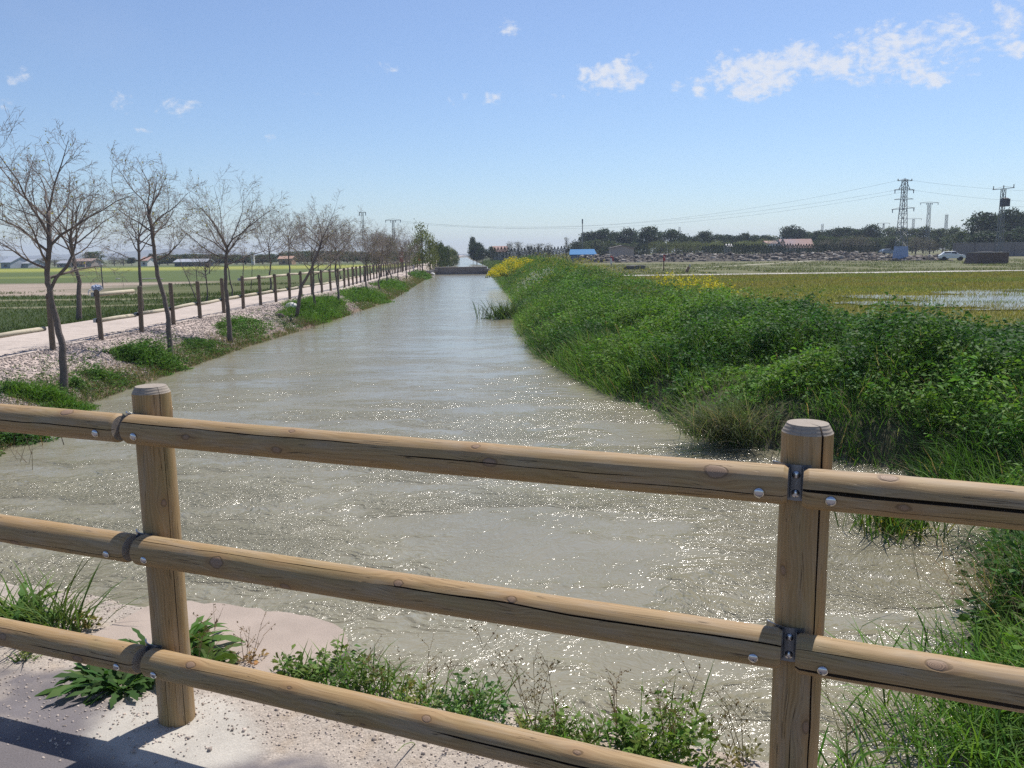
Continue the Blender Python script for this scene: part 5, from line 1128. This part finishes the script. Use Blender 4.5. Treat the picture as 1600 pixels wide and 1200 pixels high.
def vary(base, N, a=.35, yel=.3):
    c = np.array(base)[None] * g.uniform(1 - a, 1 + a, (N, 1)); c = c * (1 + np.stack([g.uniform(-.1, yel, N), g.uniform(-.05, .1, N), g.uniform(-.1, .1, N)], 1)); return c
def bank_points(n, y0, y1, e0, e1, pw=1.0):
    y = y0 + (y1 - y0) * g.uniform(0, 1, n) ** pw; e = g.uniform(e0, e1, n); x = e + er(y) + sh(y); P = np.stack([x, y, ground_z(x, y)], 1); return P, e
GR = (.055, .130, .028); DK = (.044, .112, .028); BR = (.105, .215, .038); OL = (.185, .19, .045)
q = QM()
def clump(P): return np.clip((fbm(P[:, 0] * .95, P[:, 1] * .95, 61, 3) - .5) * 1.7 + .5, 0, 1)
bands = [  # y0, y1, blades, leafy stems, size factor
    (3.0, 7.5, 52000, 2000, .8), (7.5, 13, 46000, 3400, 1.0), (13, 20, 42000, 3400, 1.1), (20, 32, 36000, 3000, 1.45), (32, 50, 22000, 2600, 2.0), (50, 72, 13000, 1200, 2.8), (72, 103, 6000, 400, 3.6)]
for (y0, y1, nb_, nlf, k_) in bands:
    P, e = bank_points(nb_, y0, y1, -.15 if y0 > 7 else .12, 8.2 if y0 > 7 else 6)
    c = clump(P); keep = g.uniform(0, 1, len(P)) < .35 + c * .9; P, e, c = P[keep], e[keep], c[keep]
    water_side = 1 - sst(e, .2, 1.5); crest = sst(e, 2.6, 4.5)
    hmul = .40 + 1.15 * c
    h = (g.uniform(.22, .52, len(P)) * (1 - .25 * crest)) * hmul * (1 + .15 * water_side)
    spc = fbm(P[:, 0] * .35 + 9, P[:, 1] * .35, 66, 3)
    mixk = sst(spc, .4, .6)[:, None]; col = vary(GR, len(P)) * (1 - mixk) + vary(BR, len(P)) * mixk
    yk = (sst(e, 2.2, 4.6) * sst(fbm(P[:, 0] * .4, P[:, 1] * .25, 67), .25, .5) * sst(P[:, 1], 10, 26))[:, None] * .9; col = col * (1 - yk) + vary(OL, len(P)) * yk
    dry = (g.uniform(0, 1, len(P)) < .05)[:, None]; col = np.where(dry, vary((.32, .28, .17), len(P)), col)
    # blades by the water hang over it
    dirs = rdir(g, len(P)); dirs[:, 0] -= water_side * (.9 if y0 > 7 else .35); dirs = unit(dirs)
    blades(q, P, h, .0038 * k_ * g.uniform(.7, 1.5, len(P)), g, col, .55, 4 if y0 < 20 else 3, dirs)
    P, e = bank_points(int(nlf * 1.25), y0, y1, .0, 7.6); c = clump(P); spc = fbm(P[:, 0] * .5 + 9, P[:, 1] * .5, 68, 3); keep = (spc > .38) & (g.uniform(0, 1, len(P)) < (.15 + c * 1.2) * (1 - .8 * sst(e, 2.6, 4.6) * sst(P[:, 1], 10, 22))); P, e, c = P[keep], e[keep], c[keep]
    col = vary(DK, len(P), .3, .2); bk_ = sst(fbm(P[:, 0] * .8, P[:, 1] * .8, 69), .40, .58)[:, None]; col = col * (1 - bk_) + vary(BR, len(P), .3) * bk_
    leaves_on(q, P, g.uniform(.25, .5, len(P)) * (.35 + 1.2 * c) * (1 - .25 * sst(e, 3, 5)), 26 if y0 < 20 else 16, .055 * (.75 + .35 * k_), g, col, .09 * k_)
o = q.build('levee_vegetation', MF); tag(o, 'dense green weeds and long grass covering the canal levee', 'vegetation', kind='stuff')

def named(build, name, label, cat='plant', group=None, loc=(0, 0, 0), mat=None):
    q = QM(); build(q); me = q.mesh(name); V = np.empty(len(me.vertices) * 3, np.float32); me.vertices.foreach_get('co', V); V = V.reshape(-1, 3) - np.array(loc, np.float32); me.vertices.foreach_set('co', V.ravel())
    o = link(name, me, mat or MF, None, loc); return tag(o, label, cat, group)
def disc(c, rx, ry, n):
    a = g.uniform(0, 2 * PI, n); r = g.uniform(0, 1, n) ** .6; r = r * (.55 + 1.0 * vn(2.2 * np.cos(a) + c[0] * 3, 2.2 * np.sin(a) + c[1], 91)) + g.exponential(.06, n);
    P = np.stack([c[0] + rx * r * np.cos(a), c[1] + ry * r * np.sin(a), np.zeros(n)], 1); P[:, 2] = np.maximum(Gz(P), WZ - .02); return P, r
def dome_leaves(q, c, rx, ry, h, n, ls, col, nb_=0, bw=.006, yel=0):
    P, r = disc(c, rx, ry, n); hh = h * np.clip(1 - r ** 2 * .75, .12, 1) * g.uniform(.4, 1.1, n) * (.5 + vn(P[:, 0] * 5, P[:, 1] * 5, 92)); leaves_on(q, P, hh, 14, ls, g, vary(col, n, .3), .07)
    if nb_: P, r = disc(c, rx, ry, nb_); blades(q, P, h * np.clip(1.2 - r * .7, .2, 2) * g.uniform(.5, 1.2, nb_) * (.5 + vn(P[:, 0] * 5, P[:, 1] * 5, 92)), bw, g, vary(BR, nb_), .6, 4)
# far yellow flowering bush on the levee
bc = at_depth(798, 404, 60); bc = Vector((bc.x + .1, 60, float(ground_z(bc.x + .3, 60))))
def yb(q):
    for (dx, dy, r_, h_) in ((0, 0, 1.1, 1.35), (1.0, 1.2, 1.0, 1.25), (-.9, -1.5, .7, .9), (-1.2, 1, .6, .6), (1.9, 0, .8, .95), (-1.3, -4, .5, .5)):
        n = int(1300 * r_ * r_); d = g.normal(size=(n, 3)); d[:, 2] = np.abs(d[:, 2]); d = unit(d); P = np.array([bc.x + dx, bc.y + dy, bc.z]) + d * np.array([r_, r_, h_]) * g.uniform(.75, 1.05, (n, 1)); top = d[:, 2] > .25 + g.normal(0, .15, n)
        col = np.where(top[:, None], vary((.62, .55, .03), n, .25, .1), vary((.10, .14, .03), n)); q.quads(P, .045, col, g)
named(yb, 'yellow_bush', 'tall bright yellow flowering bush crowning the levee next to the stone bridge', 'bush', loc=tuple(bc), mat=MPET)
def flowers(label, name, ctr, rx, ry, n, hmin, hmax, colf, size, stemcol=(.06, .11, .02)):
    def f(q):
        P, r = disc(ctr, rx, ry, n); P[:, 2] = Gz(P); h = g.uniform(hmin, hmax, n); blades(q, P, h, .004, g, vary(stemcol, n), .15, 3)
        Q = P.copy(); Q[:, 2] += h * g.uniform(.85, 1.05, n); m_ = np.repeat(Q, 5, 0) + g.normal(0, size * 1.4, (n * 5, 3)); q.quads(m_, size, vary(colf, n * 5, .2, .05), g)
    return named(f, name, label, 'flowers', loc=(ctr[0], ctr[1], float(ground_z(ctr[0], ctr[1]))), mat=MPET)
flowers('loose patch of bright yellow flowers at the edge of the golden field', 'yellow_flowers', (5.45, 24.5), .95, 2.2, 170, .35, .72, (.70, .60, .03), .026)
p_ = hit(835, 450); flowers('patch of small white flowers on the slope of the levee', 'white_flowers', (p_.x, p_.y), .9, 3.2, 130, .45, .75, (.62, .62, .52), .022)
p_ = hit(1340, 478); flowers('thin scatter of yellow blossoms along the levee top', 'yellow_blossoms', (p_.x - .6, p_.y), 3.5, 3.5, 420, .3, .65, (.50, .46, .04), .013)
p_ = hit(900, 425); flowers('scatter of yellow blossoms over the far crest of the levee', 'levee_blossoms', (p_.x, p_.y + 3), 3.0, 12, 900, .35, .8, (.40, .38, .04), .022)
# waterside clumps on the east bank
def spray(q, c, n, L, w, col, lean, toward=(-.7, -.4), r0=.15, K=4):
    P = np.array(c)[None] + np.stack([g.normal(0, r0, n), g.normal(0, r0, n), np.zeros(n)], 1); dirs = unit(rdir(g, n) + np.array([toward[0], toward[1], 0])[None]); blades(q, P, L * g.uniform(.5, 1.1, n), w, g, col if not isinstance(col, tuple) else vary(col, n), lean, K, dirs)
def loc_px(px, py_, z): d = ray(px, py_); t_ = (z - EYE) / d.z; return (d.x * t_, d.y * t_, z)
c = loc_px(1135, 680, -.62)
def f(q): spray(q, c, 900, .75, .0036, (.085, .12, .06), .75, (-.35, -.35), .24); spray(q, c, 200, .85, .0028, (.26, .23, .17), .9, (-.5, -.5), .2)
named(f, 'grass_tussock', 'greyish half dry arching tussock overhanging the water edge', 'tussock', loc=c)
c2 = loc_px(787, 497, -.74)
def f(q): spray(q, c2, 260, 1.0, .012, (.06, .10, .035), .5, (-.2, 0), .38); dome_leaves(q, c2, .6, .5, .5, 40, .07, DK)
named(f, 'reed_clump', 'green reed clump standing in the water off the far levee', 'reeds', loc=c2)
c3 = loc_px(1400, 828, -.76)
def f(q): spray(q, c3, 260, .46, .006, (.07, .14, .03), .25, (0, 0), .16); spray(q, c3, 60, .4, .006, (.30, .30, .05), .5, (0, -.2), .15)
named(f, 'rush_clump', 'short green rushes growing out of the water below the top rail', 'reeds', loc=c3)
for i, (px, py_, n, L, lb) in enumerate([(1560, 930, 200, .5, 'tangle of thin dry stems arching over the water at the near levee'), (1540, 1090, 420, .42, 'long bright grass blades spilling toward the water by the end of the lower rail'), (1540, 1190, 420, .4, 'thick fresh grass clump in the bottom corner beyond the right post'), (1570, 800, 260, .5, 'grass clump leaning over the inlet beside the rushes')]):
    c_ = loc_px(px, py_, -.5)
    def f(q, c_=c_, n=n, L=L, i=i):
        if i == 0: spray(q, c_, n, L, .0022, (.26, .21, .15), .95, (-.8, .1), .2)
        else: spray(q, c_, n, L, .0042, BR, .7, (-.5, -.2), .22); spray(q, c_, n // 3, L * .8, .005, GR, .7, (-.3, -.4), .25)
    named(f, 'grass_clump', lb, 'grass clump', 'grass clumps on the near levee', loc=c_)

# west bank clumps
wc = [(228, 566, .62, .75, .26, 340, .05, 'lush low green clump of leafy weeds on the bank below the S-shaped tree'), (158, 592, .35, .3, .16, 70, .045, 'small leafy weed patch between the two nearest bank trees'),
      (70, 628, .72, .32, .20, 240, .04, 'bright green grassy mat at the foot of the nearest bank tree'), (118, 606, .14, .2, .18, 28, .05, 'small leafy weed tucked against the nearest bank tree'), (20, 690, .42, .35, .2, 120, .05, 'dark green clump by the water under the top rail'),
      (315, 545, .5, 1.0, .12, 110, .05, 'sparse yellowish weeds on the gravel bank past the leafy clump'), (372, 515, .55, 1.6, .22, 170, .06, 'green weeds around the foot of the fan crowned tree'), (485, 490, .9, 2.6, .34, 420, .07, 'thick grassy bulge of the bank beneath the leaning tree'),
      (505, 478, .6, 2.5, .3, 240, .08, 'grass along the waterline past the leaning tree'), (566, 466, .9, 3.6, .36, 360, .10, 'broad fresh green growth on the bank midway to the stone bridge'), (610, 448, .8, 5, .36, 260, .12, 'green growth on the bank before the warning sign'), (655, 432, .8, 7, .4, 240, .16, 'rounded green verge next to the stone bridge')]
for (px, py_, rx, ry, h_, n, ls, lb) in wc:
    b = hit(px, py_); b.y += ry * .2
    bl = 'grassy' in lb or 'grass' in lb or 'green growth' in lb
    def f(q, b=b, rx=rx, ry=ry, h_=h_ * 1.5, n=int(n * 1.5), ls=ls, bl=bl):
        dome_leaves(q, (b.x, b.y), rx, ry, h_, n if not bl else n // 3, ls, (.070, .155, .03) if 'dark' not in lb else DK, nb_=int(n * (9 if bl else 1.5)), bw=.004 + ls * .05)
    named(f, 'weed_clump', lb, 'weeds', 'weed clumps on the gravel bank', loc=(b.x, b.y, b.z))
for i, (px, py_, n) in enumerate([(546, 492, 60), (620, 462, 70), (478, 512, 80), (30, 712, 16)]):
    c_ = loc_px(px, py_, WZ)
    def f(q, c_=c_, n=n): spray(q, c_, n, .5, .006, (.10, .08, .055), .35, (0, 0), .3, 3)
    named(f, 'dead_stems', f'dead brown stems standing in the shallows, {ordn[i]} bunch along the path bank', 'dead stems', 'dead stems in the shallows', loc=c_)
# straggling growth along the waterline of the west bank and the field grasses
q = QM()
for (n, y0, y1, s_) in ((26000, 8, 40, 1.0), (14000, 40, 105, 2.2), (4000, 105, 230, 4)):
    y = g.uniform(y0, y1, n); dd_ = np.abs(g.normal(0.25, .35 if y0 < 30 else .6, n)); x = el(y) - dd_ + sh(y); P = np.stack([x, y, ground_z(x, y)], 1); kp = fbm(x * .8, y * .5, 71) + .12 * (y0 > 30) > .42; P = P[kp]; col = vary((.09, .13, .035), len(P)); br = (g.uniform(0, 1, len(P)) < .35)[:, None]; col = np.where(br, vary((.17, .13, .085), len(P)), col)
    blades(q, P, .13 * s_ ** .6 * g.uniform(.5, 1.5, len(P)), .0045 * s_, g, col, .8, 3)
n = 5200; y = 8.5 + 60 * g.uniform(0, 1, n) ** 1.5; dd_ = np.abs(g.normal(.55, .5, n)); x = el(y) - dd_ + sh(y); P = np.stack([x, y, ground_z(x, y)], 1); P = P[(fbm(x * 1.1, y * .8, 171) > .5) & (dd_ < 1.7)]
leaves_on(q, P, g.uniform(.04, .16, len(P)), 9, .045, g, vary((.075, .14, .035), len(P), .4), .05)
n = 90000; y = 12.5 + 48 * g.uniform(0, 1, n) ** 1.5; x = -11.95 - 34 * g.uniform(0, 1, n) ** 1.6; P = np.stack([x, y, ground_z(x, y)], 1); kp = (fbm(x * .5, y * .5, 72) > .22) & ~((y > 44) & (y < 70) & (fbm(x * .1, y * .2, 73) > .42)) & (np.abs(y - 33.5) > .6) & (np.abs(y - 39.5) > .8)
P = P[kp]; blades(q, P, .11 * (P[:, 1] / 20) ** .5 * g.uniform(.5, 1.5, len(P)), .0045 * (P[:, 1] / 14), g, vary((.055, .09, .025), len(P)), .6, 3)
o = q.build('bank_grass', MF); tag(o, 'short rough grass on the western field and along the waterline', 'grass', kind='stuff')

# golden wet meadow with standing flood water
q = QM(); n = 210000; y = 15 + 52 * g.uniform(0, 1, n) ** 1.25; x = 7.4 + sh(y) + (y * .68 + 6) * g.uniform(0, 1, n) ** 1.05
def flood(x, y): return np.clip(1.25 - np.abs((y - 30 - (x - 16) * .15) / 7.5) ** 2 - ((x - 24.5) / 9.5) ** 2 * .6, -1, 1) + 2.2 * (fbm(x * .35, y * .45, 74, 4) - .5) - .45
fl_ = flood(x, y); kp = g.uniform(0, 1, n) > sst(fl_, .02, .6) * .86; x, y, fl_ = x[kp], y[kp], fl_[kp]; P = np.stack([x, y, np.full(len(x), -.30)], 1); P[:, 2] = ground_z(x, y)
c1 = vary((.21, .195, .055), len(P), .3, .2); c2_ = vary((.165, .195, .05), len(P), .3, .2); mk = sst(fbm(x * .12, y * .2, 75), .4, .6)[:, None]
col = c1 * (1 - mk) + c2_ * mk; blades(q, P, g.uniform(.10, .24, len(P)), .0055 * (y / 22), g, col, .4, 3)
o = q.build('meadow_grass', MF); tag(o, 'golden green meadow grass standing partly in flood water', 'grass', kind='stuff')
xs = np.arange(8.5, 40, .5); ys_ = np.arange(18, 45, .5); Xg, Yg = np.meshgrid(xs, ys_); ok = flood(Xg, Yg) > -.12
idx = np.arange(Xg.size).reshape(Xg.shape); okf = ok[:-1, :-1] & ok[1:, :-1] & ok[:-1, 1:] & ok[1:, 1:]; Fq = np.stack([idx[:-1, :-1][okf], idx[:-1, 1:][okf], idx[1:, 1:][okf], idx[1:, :-1][okf]], 1)
mFl, t = new_mat('flood_water_surface'); tcn = t.node('ShaderNodeTexCoord').outputs['Object']
finish(t, t.node('ShaderNodeBsdfPrincipled', {'Base Color': (.26, .25, .23, 1), 'Roughness': .12, 'IOR': 1.333, 'Normal': t.node('ShaderNodeBump', {'Height': t.math('MULTIPLY', t.noise(tcn, 9, 3), .006), 'Distance': 1.0}).outputs[0]}).outputs[0])
Zf = np.full(Xg.size, -.262); me = fast_mesh('flood_water', np.stack([Xg.ravel(), Yg.ravel(), Zf], 1), Fq, None, True); tag(link('flood_water', me, mFl), kind='structure')
# tufts in the far eastern field
q = QM(); n = 30000; y = 71 + 62 * g.uniform(0, 1, n) ** 1.3; x = 4 + y * .68 * g.uniform(0, 1, n); P = np.stack([x, y, ground_z(x, y)], 1); kp = fbm(x * .25, y * .12, 77) > .42; P = P[kp]
blades(q, P, g.uniform(.1, .3, len(P)), .022 * (P[:, 1] / 80), g, vary((.10, .13, .045), len(P)), .5, 3)
n = 9000; y = 103 + 120 * g.uniform(0, 1, n); x = er(y) + sh(y) + g.uniform(0, 9, n); P = np.stack([x, y, ground_z(x, y)], 1); blades(q, P, g.uniform(.15, .45, n), .05, g, vary((.07, .12, .03), n), .5, 3)
o = q.build('field_grass', MF); tag(o, 'rough green grass of the far eastern fields', 'grass', kind='stuff')

# crushed stone
def stones(name, P, S, cols, label):
    N = len(P); base = np.array([(-1, -1, -1), (1, -1, -1), (1, 1, -1), (-1, 1, -1), (-1, -1, 1), (1, -1, 1), (1, 1, 1), (-1, 1, 1)], float) * .5
    v = base[None] * (S[:, None] * g.uniform(.5, 1.2, (N, 3)))[:, None, :] + g.normal(0, .12, (N, 8, 3)) * S[:, None, None]
    a = g.uniform(0, 2 * PI, N); ca, sa = np.cos(a)[:, None], np.sin(a)[:, None]; b_ = g.uniform(-.7, .7, N); cb, sb = np.cos(b_)[:, None], np.sin(b_)[:, None]
    x, y, z = v[..., 0], v[..., 1], v[..., 2]; y, z = y * cb - z * sb, y * sb + z * cb; x, y = x * ca - y * sa, x * sa + y * ca
    V = np.stack([x, y, z], -1) + P[:, None, :]; fq = np.array([(0, 3, 2, 1), (4, 5, 6, 7), (0, 1, 5, 4), (1, 2, 6, 5), (2, 3, 7, 6), (3, 0, 4, 7)])
    me = fast_mesh(name, V.reshape(-1, 3), (fq[None] + (np.arange(N) * 8)[:, None, None]).reshape(-1, 4), np.repeat(cols, 8, 0)); tag(link(name, me, simple_attr), label, 'gravel', kind='stuff')
simple_attr, t = new_mat('stone_chips'); finish(t, t.node('ShaderNodeBsdfPrincipled', {'Base Color': t.node('ShaderNodeAttribute', attribute_name='col').outputs['Color'], 'Roughness': .9, 'Specular IOR Level': .2}).outputs[0])
n = 46000; y = 8.5 + 62 * g.uniform(0, 1, n) ** 1.9; dd_ = g.uniform(.25, 2.3, n); x = el(y) - dd_ + sh(y); P = np.stack([x, y, ground_z(x, y)], 1); S = g.uniform(.010, .029, n) * (1 + y * .018)
stones('bank_gravel', P, S, np.clip(np.array((.42, .355, .315))[None] * g.uniform(.55, 1.25, (n, 1)), 0, .8), 'pale crushed stone lining the path side bank')
n = 9000; t_ = g.uniform(-3.6, 1.9, n); s_ = 1.75 + (edge_s(t_) - 1.75) * g.uniform(0, 1, n) ** .6; kp = (fbm(t_ * 3, s_ * 3, 81) > .4) | (s_ > 2.1); t_, s_ = t_[kp], s_[kp]; n = len(t_)
P = t_[:, None] * np.array(TV)[None] + s_[:, None] * np.array(NV)[None]; P[:, 2] = deck_z(t_, s_) + .001; S = g.uniform(.0025, .007, n) * np.where(g.uniform(0, 1, n) < .04, 1.9, 1)
stones('verge_gravel', P, S, np.clip(np.array((.52, .44, .38))[None] * g.uniform(.55, 1.2, (n, 1)), 0, .8), 'small loose stones scattered along the edge of the bridge deck')

# weeds on the verge beyond the log fence
VG = 'weeds along the verge beyond the log fence'
def vz(t_, s_): p = ts(t_, s_, float(deck_z(np.array(t_), np.array(s_)))); return p
def at_verge(px, py_): d = ray(px, py_); k_ = (-.03 - EYE) / d.z; return Vector((d.x * k_, d.y * k_, -.03))
def rosette(q, c, n, L, w, col, lobed=True, up=.6):
    a = rdir(g, n); D = unit(a + np.array([0, 0, 1]) * g.uniform(up * .3, up * 1.9, (n, 1))); S = unit(np.cross(D, np.array([0, 0, 1.0])) + g.normal(0, .25, (n, 3)))
    prof = [.18, .55, .35, .85, .5, 1.0, .55, .95, .45, .0] if lobed else [.2, .45, .8, 1.0, .9, .6, 0]
    q.strips(np.array(c)[None] + a * g.uniform(0, .03, (n, 1)), D, S, L * g.uniform(.5, 1.1, n), w * g.uniform(.7, 1.2, n), g.uniform(.3, .95, n), prof, vary(col, n, .3), unit(np.array([[0, 0, -1.0]]) + a * .0))
def stalk(q, c, h, n, col=(.16, .11, .075), pods=True, br=7, spread=.3):
    n = max(2, int(n * .7)); br = max(3, int(br * .75))
    for i in range(n):
        d0 = np.array([g.normal(0, spread), g.normal(0, spread), 1.0]); d0 /= np.linalg.norm(d0); L = h * g.uniform(.6, 1.05); m0 = np.array(c) + np.array([g.normal(0, .02), g.normal(0, .02), 0])
        q.strips(m0[None], d0[None], unit(np.cross(d0[None], g.normal(size=(1, 3)))), L, .0016, .05, [1, .8, .6, .4], np.array(col)); q.strips(m0[None], d0[None], unit(np.cross(d0[None], np.array([[.3, 1, .2]]))), L, .0016, .05, [1, .8, .6, .4], np.array(col))
        f_ = g.uniform(.35, 1, br); B = m0[None] + d0[None] * (L * f_)[:, None]; D = unit(rdir(g, br) * .8 + np.array([0, 0, .8])); bl = g.uniform(.03, .10, br)
        q.strips(B, D, unit(np.cross(D, np.array([0, 1.0, .1]))), bl, .0010, 0, [1, .5], np.array(col))
        if pods:
            Q = np.repeat(B, 5, 0) + np.repeat(D * bl[:, None], 5, 0) * g.uniform(.3, 1.1, (br * 5, 1)) + g.normal(0, .004, (br * 5, 3)); q.quads(Q, .0045, vary((.13, .10, .06), br * 5), g)
def low_leafy(q, c, r_, h_, n, ls, col, nb_=0):
    col = tuple(np.array(col) * (1.45, 1.3, 1.2)); n = int(n * .45); nb_ = int(nb_ * 1.3); h_ *= 1.25
    a = g.uniform(0, 2 * PI, n); rr_ = r_ * g.uniform(0, 1, n) ** .6; P = np.stack([c[0] + rr_ * np.cos(a), c[1] + rr_ * np.sin(a), np.full(n, c[2])], 1); leaves_on(q, P, h_ * (1.1 - rr_ / r_ * .5) * g.uniform(.3, 1.3, n), 11, ls, g, vary(col, n, .35), .018, .7)
    if nb_: P = np.repeat(np.array(c)[None], nb_, 0) + g.normal(0, r_ * .5, (nb_, 3)) * np.array([1, 1, 0]); blades(q, P, h_ * g.uniform(.6, 1.6, nb_), .0028, g, vary(BR, nb_), .7, 4)
def verge_plant(px, py_, fn, label, cat='weed', dz=0):
    c = at_verge(px, py_)
    named(lambda q: fn(q, (c.x, c.y, c.z + dz)), 'verge_weed', label, cat, VG, loc=tuple(c))
verge_plant(238, 1052, lambda q, c: ([rosette(q, (c[0] + dx, c[1] + dy, c[2]), n_, L_, .017, cc_, True, .9) for dx, dy, n_, L_, cc_ in ((0, .05, 110, .33, (.07, .145, .035)), (-.16, -.08, 90, .24, (.055, .12, .03)), (-.05, -.14, 90, .22, (.05, .11, .03)), (.2, .02, 60, .24, (.08, .15, .035)), (.05, .16, 80, .30, (.08, .16, .035)))]), 'big dark green jagged leaved thistle growing around the foot of the left post')
verge_plant(30, 972, lambda q, c: (rosette(q, c, 60, .30, .020, (.085, .15, .035), True, 1.0), spray(q, c, 60, .3, .004, BR, .6, (0, 0), .08)), 'bright green jagged weed at the water edge behind the lowest rail end')
verge_plant(88, 985, lambda q, c: (spray(q, c, 90, .34, .0045, (.09, .15, .04), .8, (.4, 0), .06), spray(q, c, 5, .62, .003, (.10, .14, .04), .5, (1.6, .3), .02)), 'grass tuft with one long stem leaning toward the post', 'grass tuft')
verge_plant(137, 978, lambda q, c: low_leafy(q, c, .05, .06, 16, .03, (.14, .15, .05), 10), 'tiny yellowish weed on the gravel before the leaning grass tuft')
verge_plant(45, 1035, lambda q, c: low_leafy(q, c, .05, .05, 16, .022, (.09, .12, .04), 12), 'little weed on the gravel under the lowest rail')
verge_plant(330, 1062, lambda q, c: (rosette(q, c, 26, .16, .014, (.08, .14, .03), True, .9),), 'small jagged green weed just right of the left post')
verge_plant(386, 1038, lambda q, c: (stalk(q, c, .17, 9, (.20, .12, .08), True, 5, .35), low_leafy(q, c, .06, .05, 20, .02, (.20, .16, .08))), 'reddish brown dried weed on the concrete slab')
verge_plant(470, 1062, lambda q, c: (rosette(q, c, 40, .15, .010, (.085, .155, .035), True, 1.2), low_leafy(q, c, .09, .09, 40, .03, (.08, .14, .035), 30)), 'fresh feathery green weed beside the rounded slab corner')
verge_plant(530, 1072, lambda q, c: (low_leafy(q, c, .12, .12, 90, .026, (.075, .14, .04), 70),), 'mounded feathery weed over the water edge near the slab')
verge_plant(590, 1085, lambda q, c: (low_leafy(q, c, .10, .10, 60, .022, (.09, .14, .045), 50), stalk(q, c, .2, 5, (.22, .15, .10))), 'low green weed with a few red stems at the water edge')
verge_plant(655, 1105, lambda q, c: (low_leafy(q, c, .10, .08, 50, .022, (.11, .15, .045), 50), stalk(q, c, .24, 7, (.26, .19, .13), True, 6, .2)), 'sparse weed with short reddish seed stems before the middle span')
verge_plant(735, 1125, lambda q, c: (low_leafy(q, c, .13, .13, 100, .026, (.065, .13, .045), 70), stalk(q, c, .16, 3)), 'bushy grey-green weed in the middle of the span')
verge_plant(830, 1150, lambda q, c: (stalk(q, c, .42, 8, (.17, .13, .085), True, 12, .24), low_leafy(q, c, .08, .06, 30, .022, (.10, .13, .04), 40)), 'tall spindly seed stalks rising before the water in the middle of the span')
verge_plant(875, 1165, lambda q, c: (low_leafy(q, c, .10, .09, 60, .024, (.09, .14, .04), 70), stalk(q, c, .36, 4, (.16, .12, .08), True, 10, .25)), 'grassy weed at the foot of the tall seed stalks')
verge_plant(960, 1178, lambda q, c: (low_leafy(q, c, .12, .08, 80, .028, (.07, .14, .03), 20), stalk(q, c, .3, 4, (.18, .11, .08), True, 10, .1)), 'clover like low weed with upright brown stalks')
verge_plant(1040, 1190, lambda q, c: (low_leafy(q, c, .15, .17, 160, .028, (.075, .145, .03), 30), stalk(q, c, .34, 6, (.17, .13, .09), True, 10, .15)), 'dense leafy weed mound left of the right post')
verge_plant(1150, 1192, lambda q, c: (stalk(q, c, .24, 8, (.13, .11, .06), True, 8, .3), low_leafy(q, c, .07, .06, 20, .022, (.10, .12, .05))), 'dark twiggy weed next to the right post')
verge_plant(1320, 1215, lambda q, c: (spray(q, c, 36, .22, .004, BR, .6, (0, 0), .08), stalk(q, c, .3, 4, (.12, .14, .05), True, 8, .3), spray(q, c, 4, .42, .003, (.08, .12, .03), .4, (1.0, 0), .03)), 'thin grass and seed stems right of the right post')
verge_plant(300, 1075, lambda q, c: stalk(q, c, .36, 5, (.20, .14, .10), True, 10, .5), 'airy reddish seed stalks behind the left post')

# ------------------------------------------------------------------ haze
m = MB(); m.box((0, 1550, 24.0), (5400, 3500, 54.0)); mh = bpy.data.materials.new('haze'); mh.use_nodes = True; t = NT(mh.node_tree)
vo = t.node('ShaderNodeVolumePrincipled', {'Color': (.72, .82, 1.0, 1), 'Density': .00035, 'Anisotropy': .2}); t.node('ShaderNodeOutputMaterial', {'Volume': vo.outputs[0]})
hz = m.build('haze', mh); hz['kind'] = 'stuff'; hz['label'] = 'thin bluish air over the whole plain'; hz['category'] = 'haze'
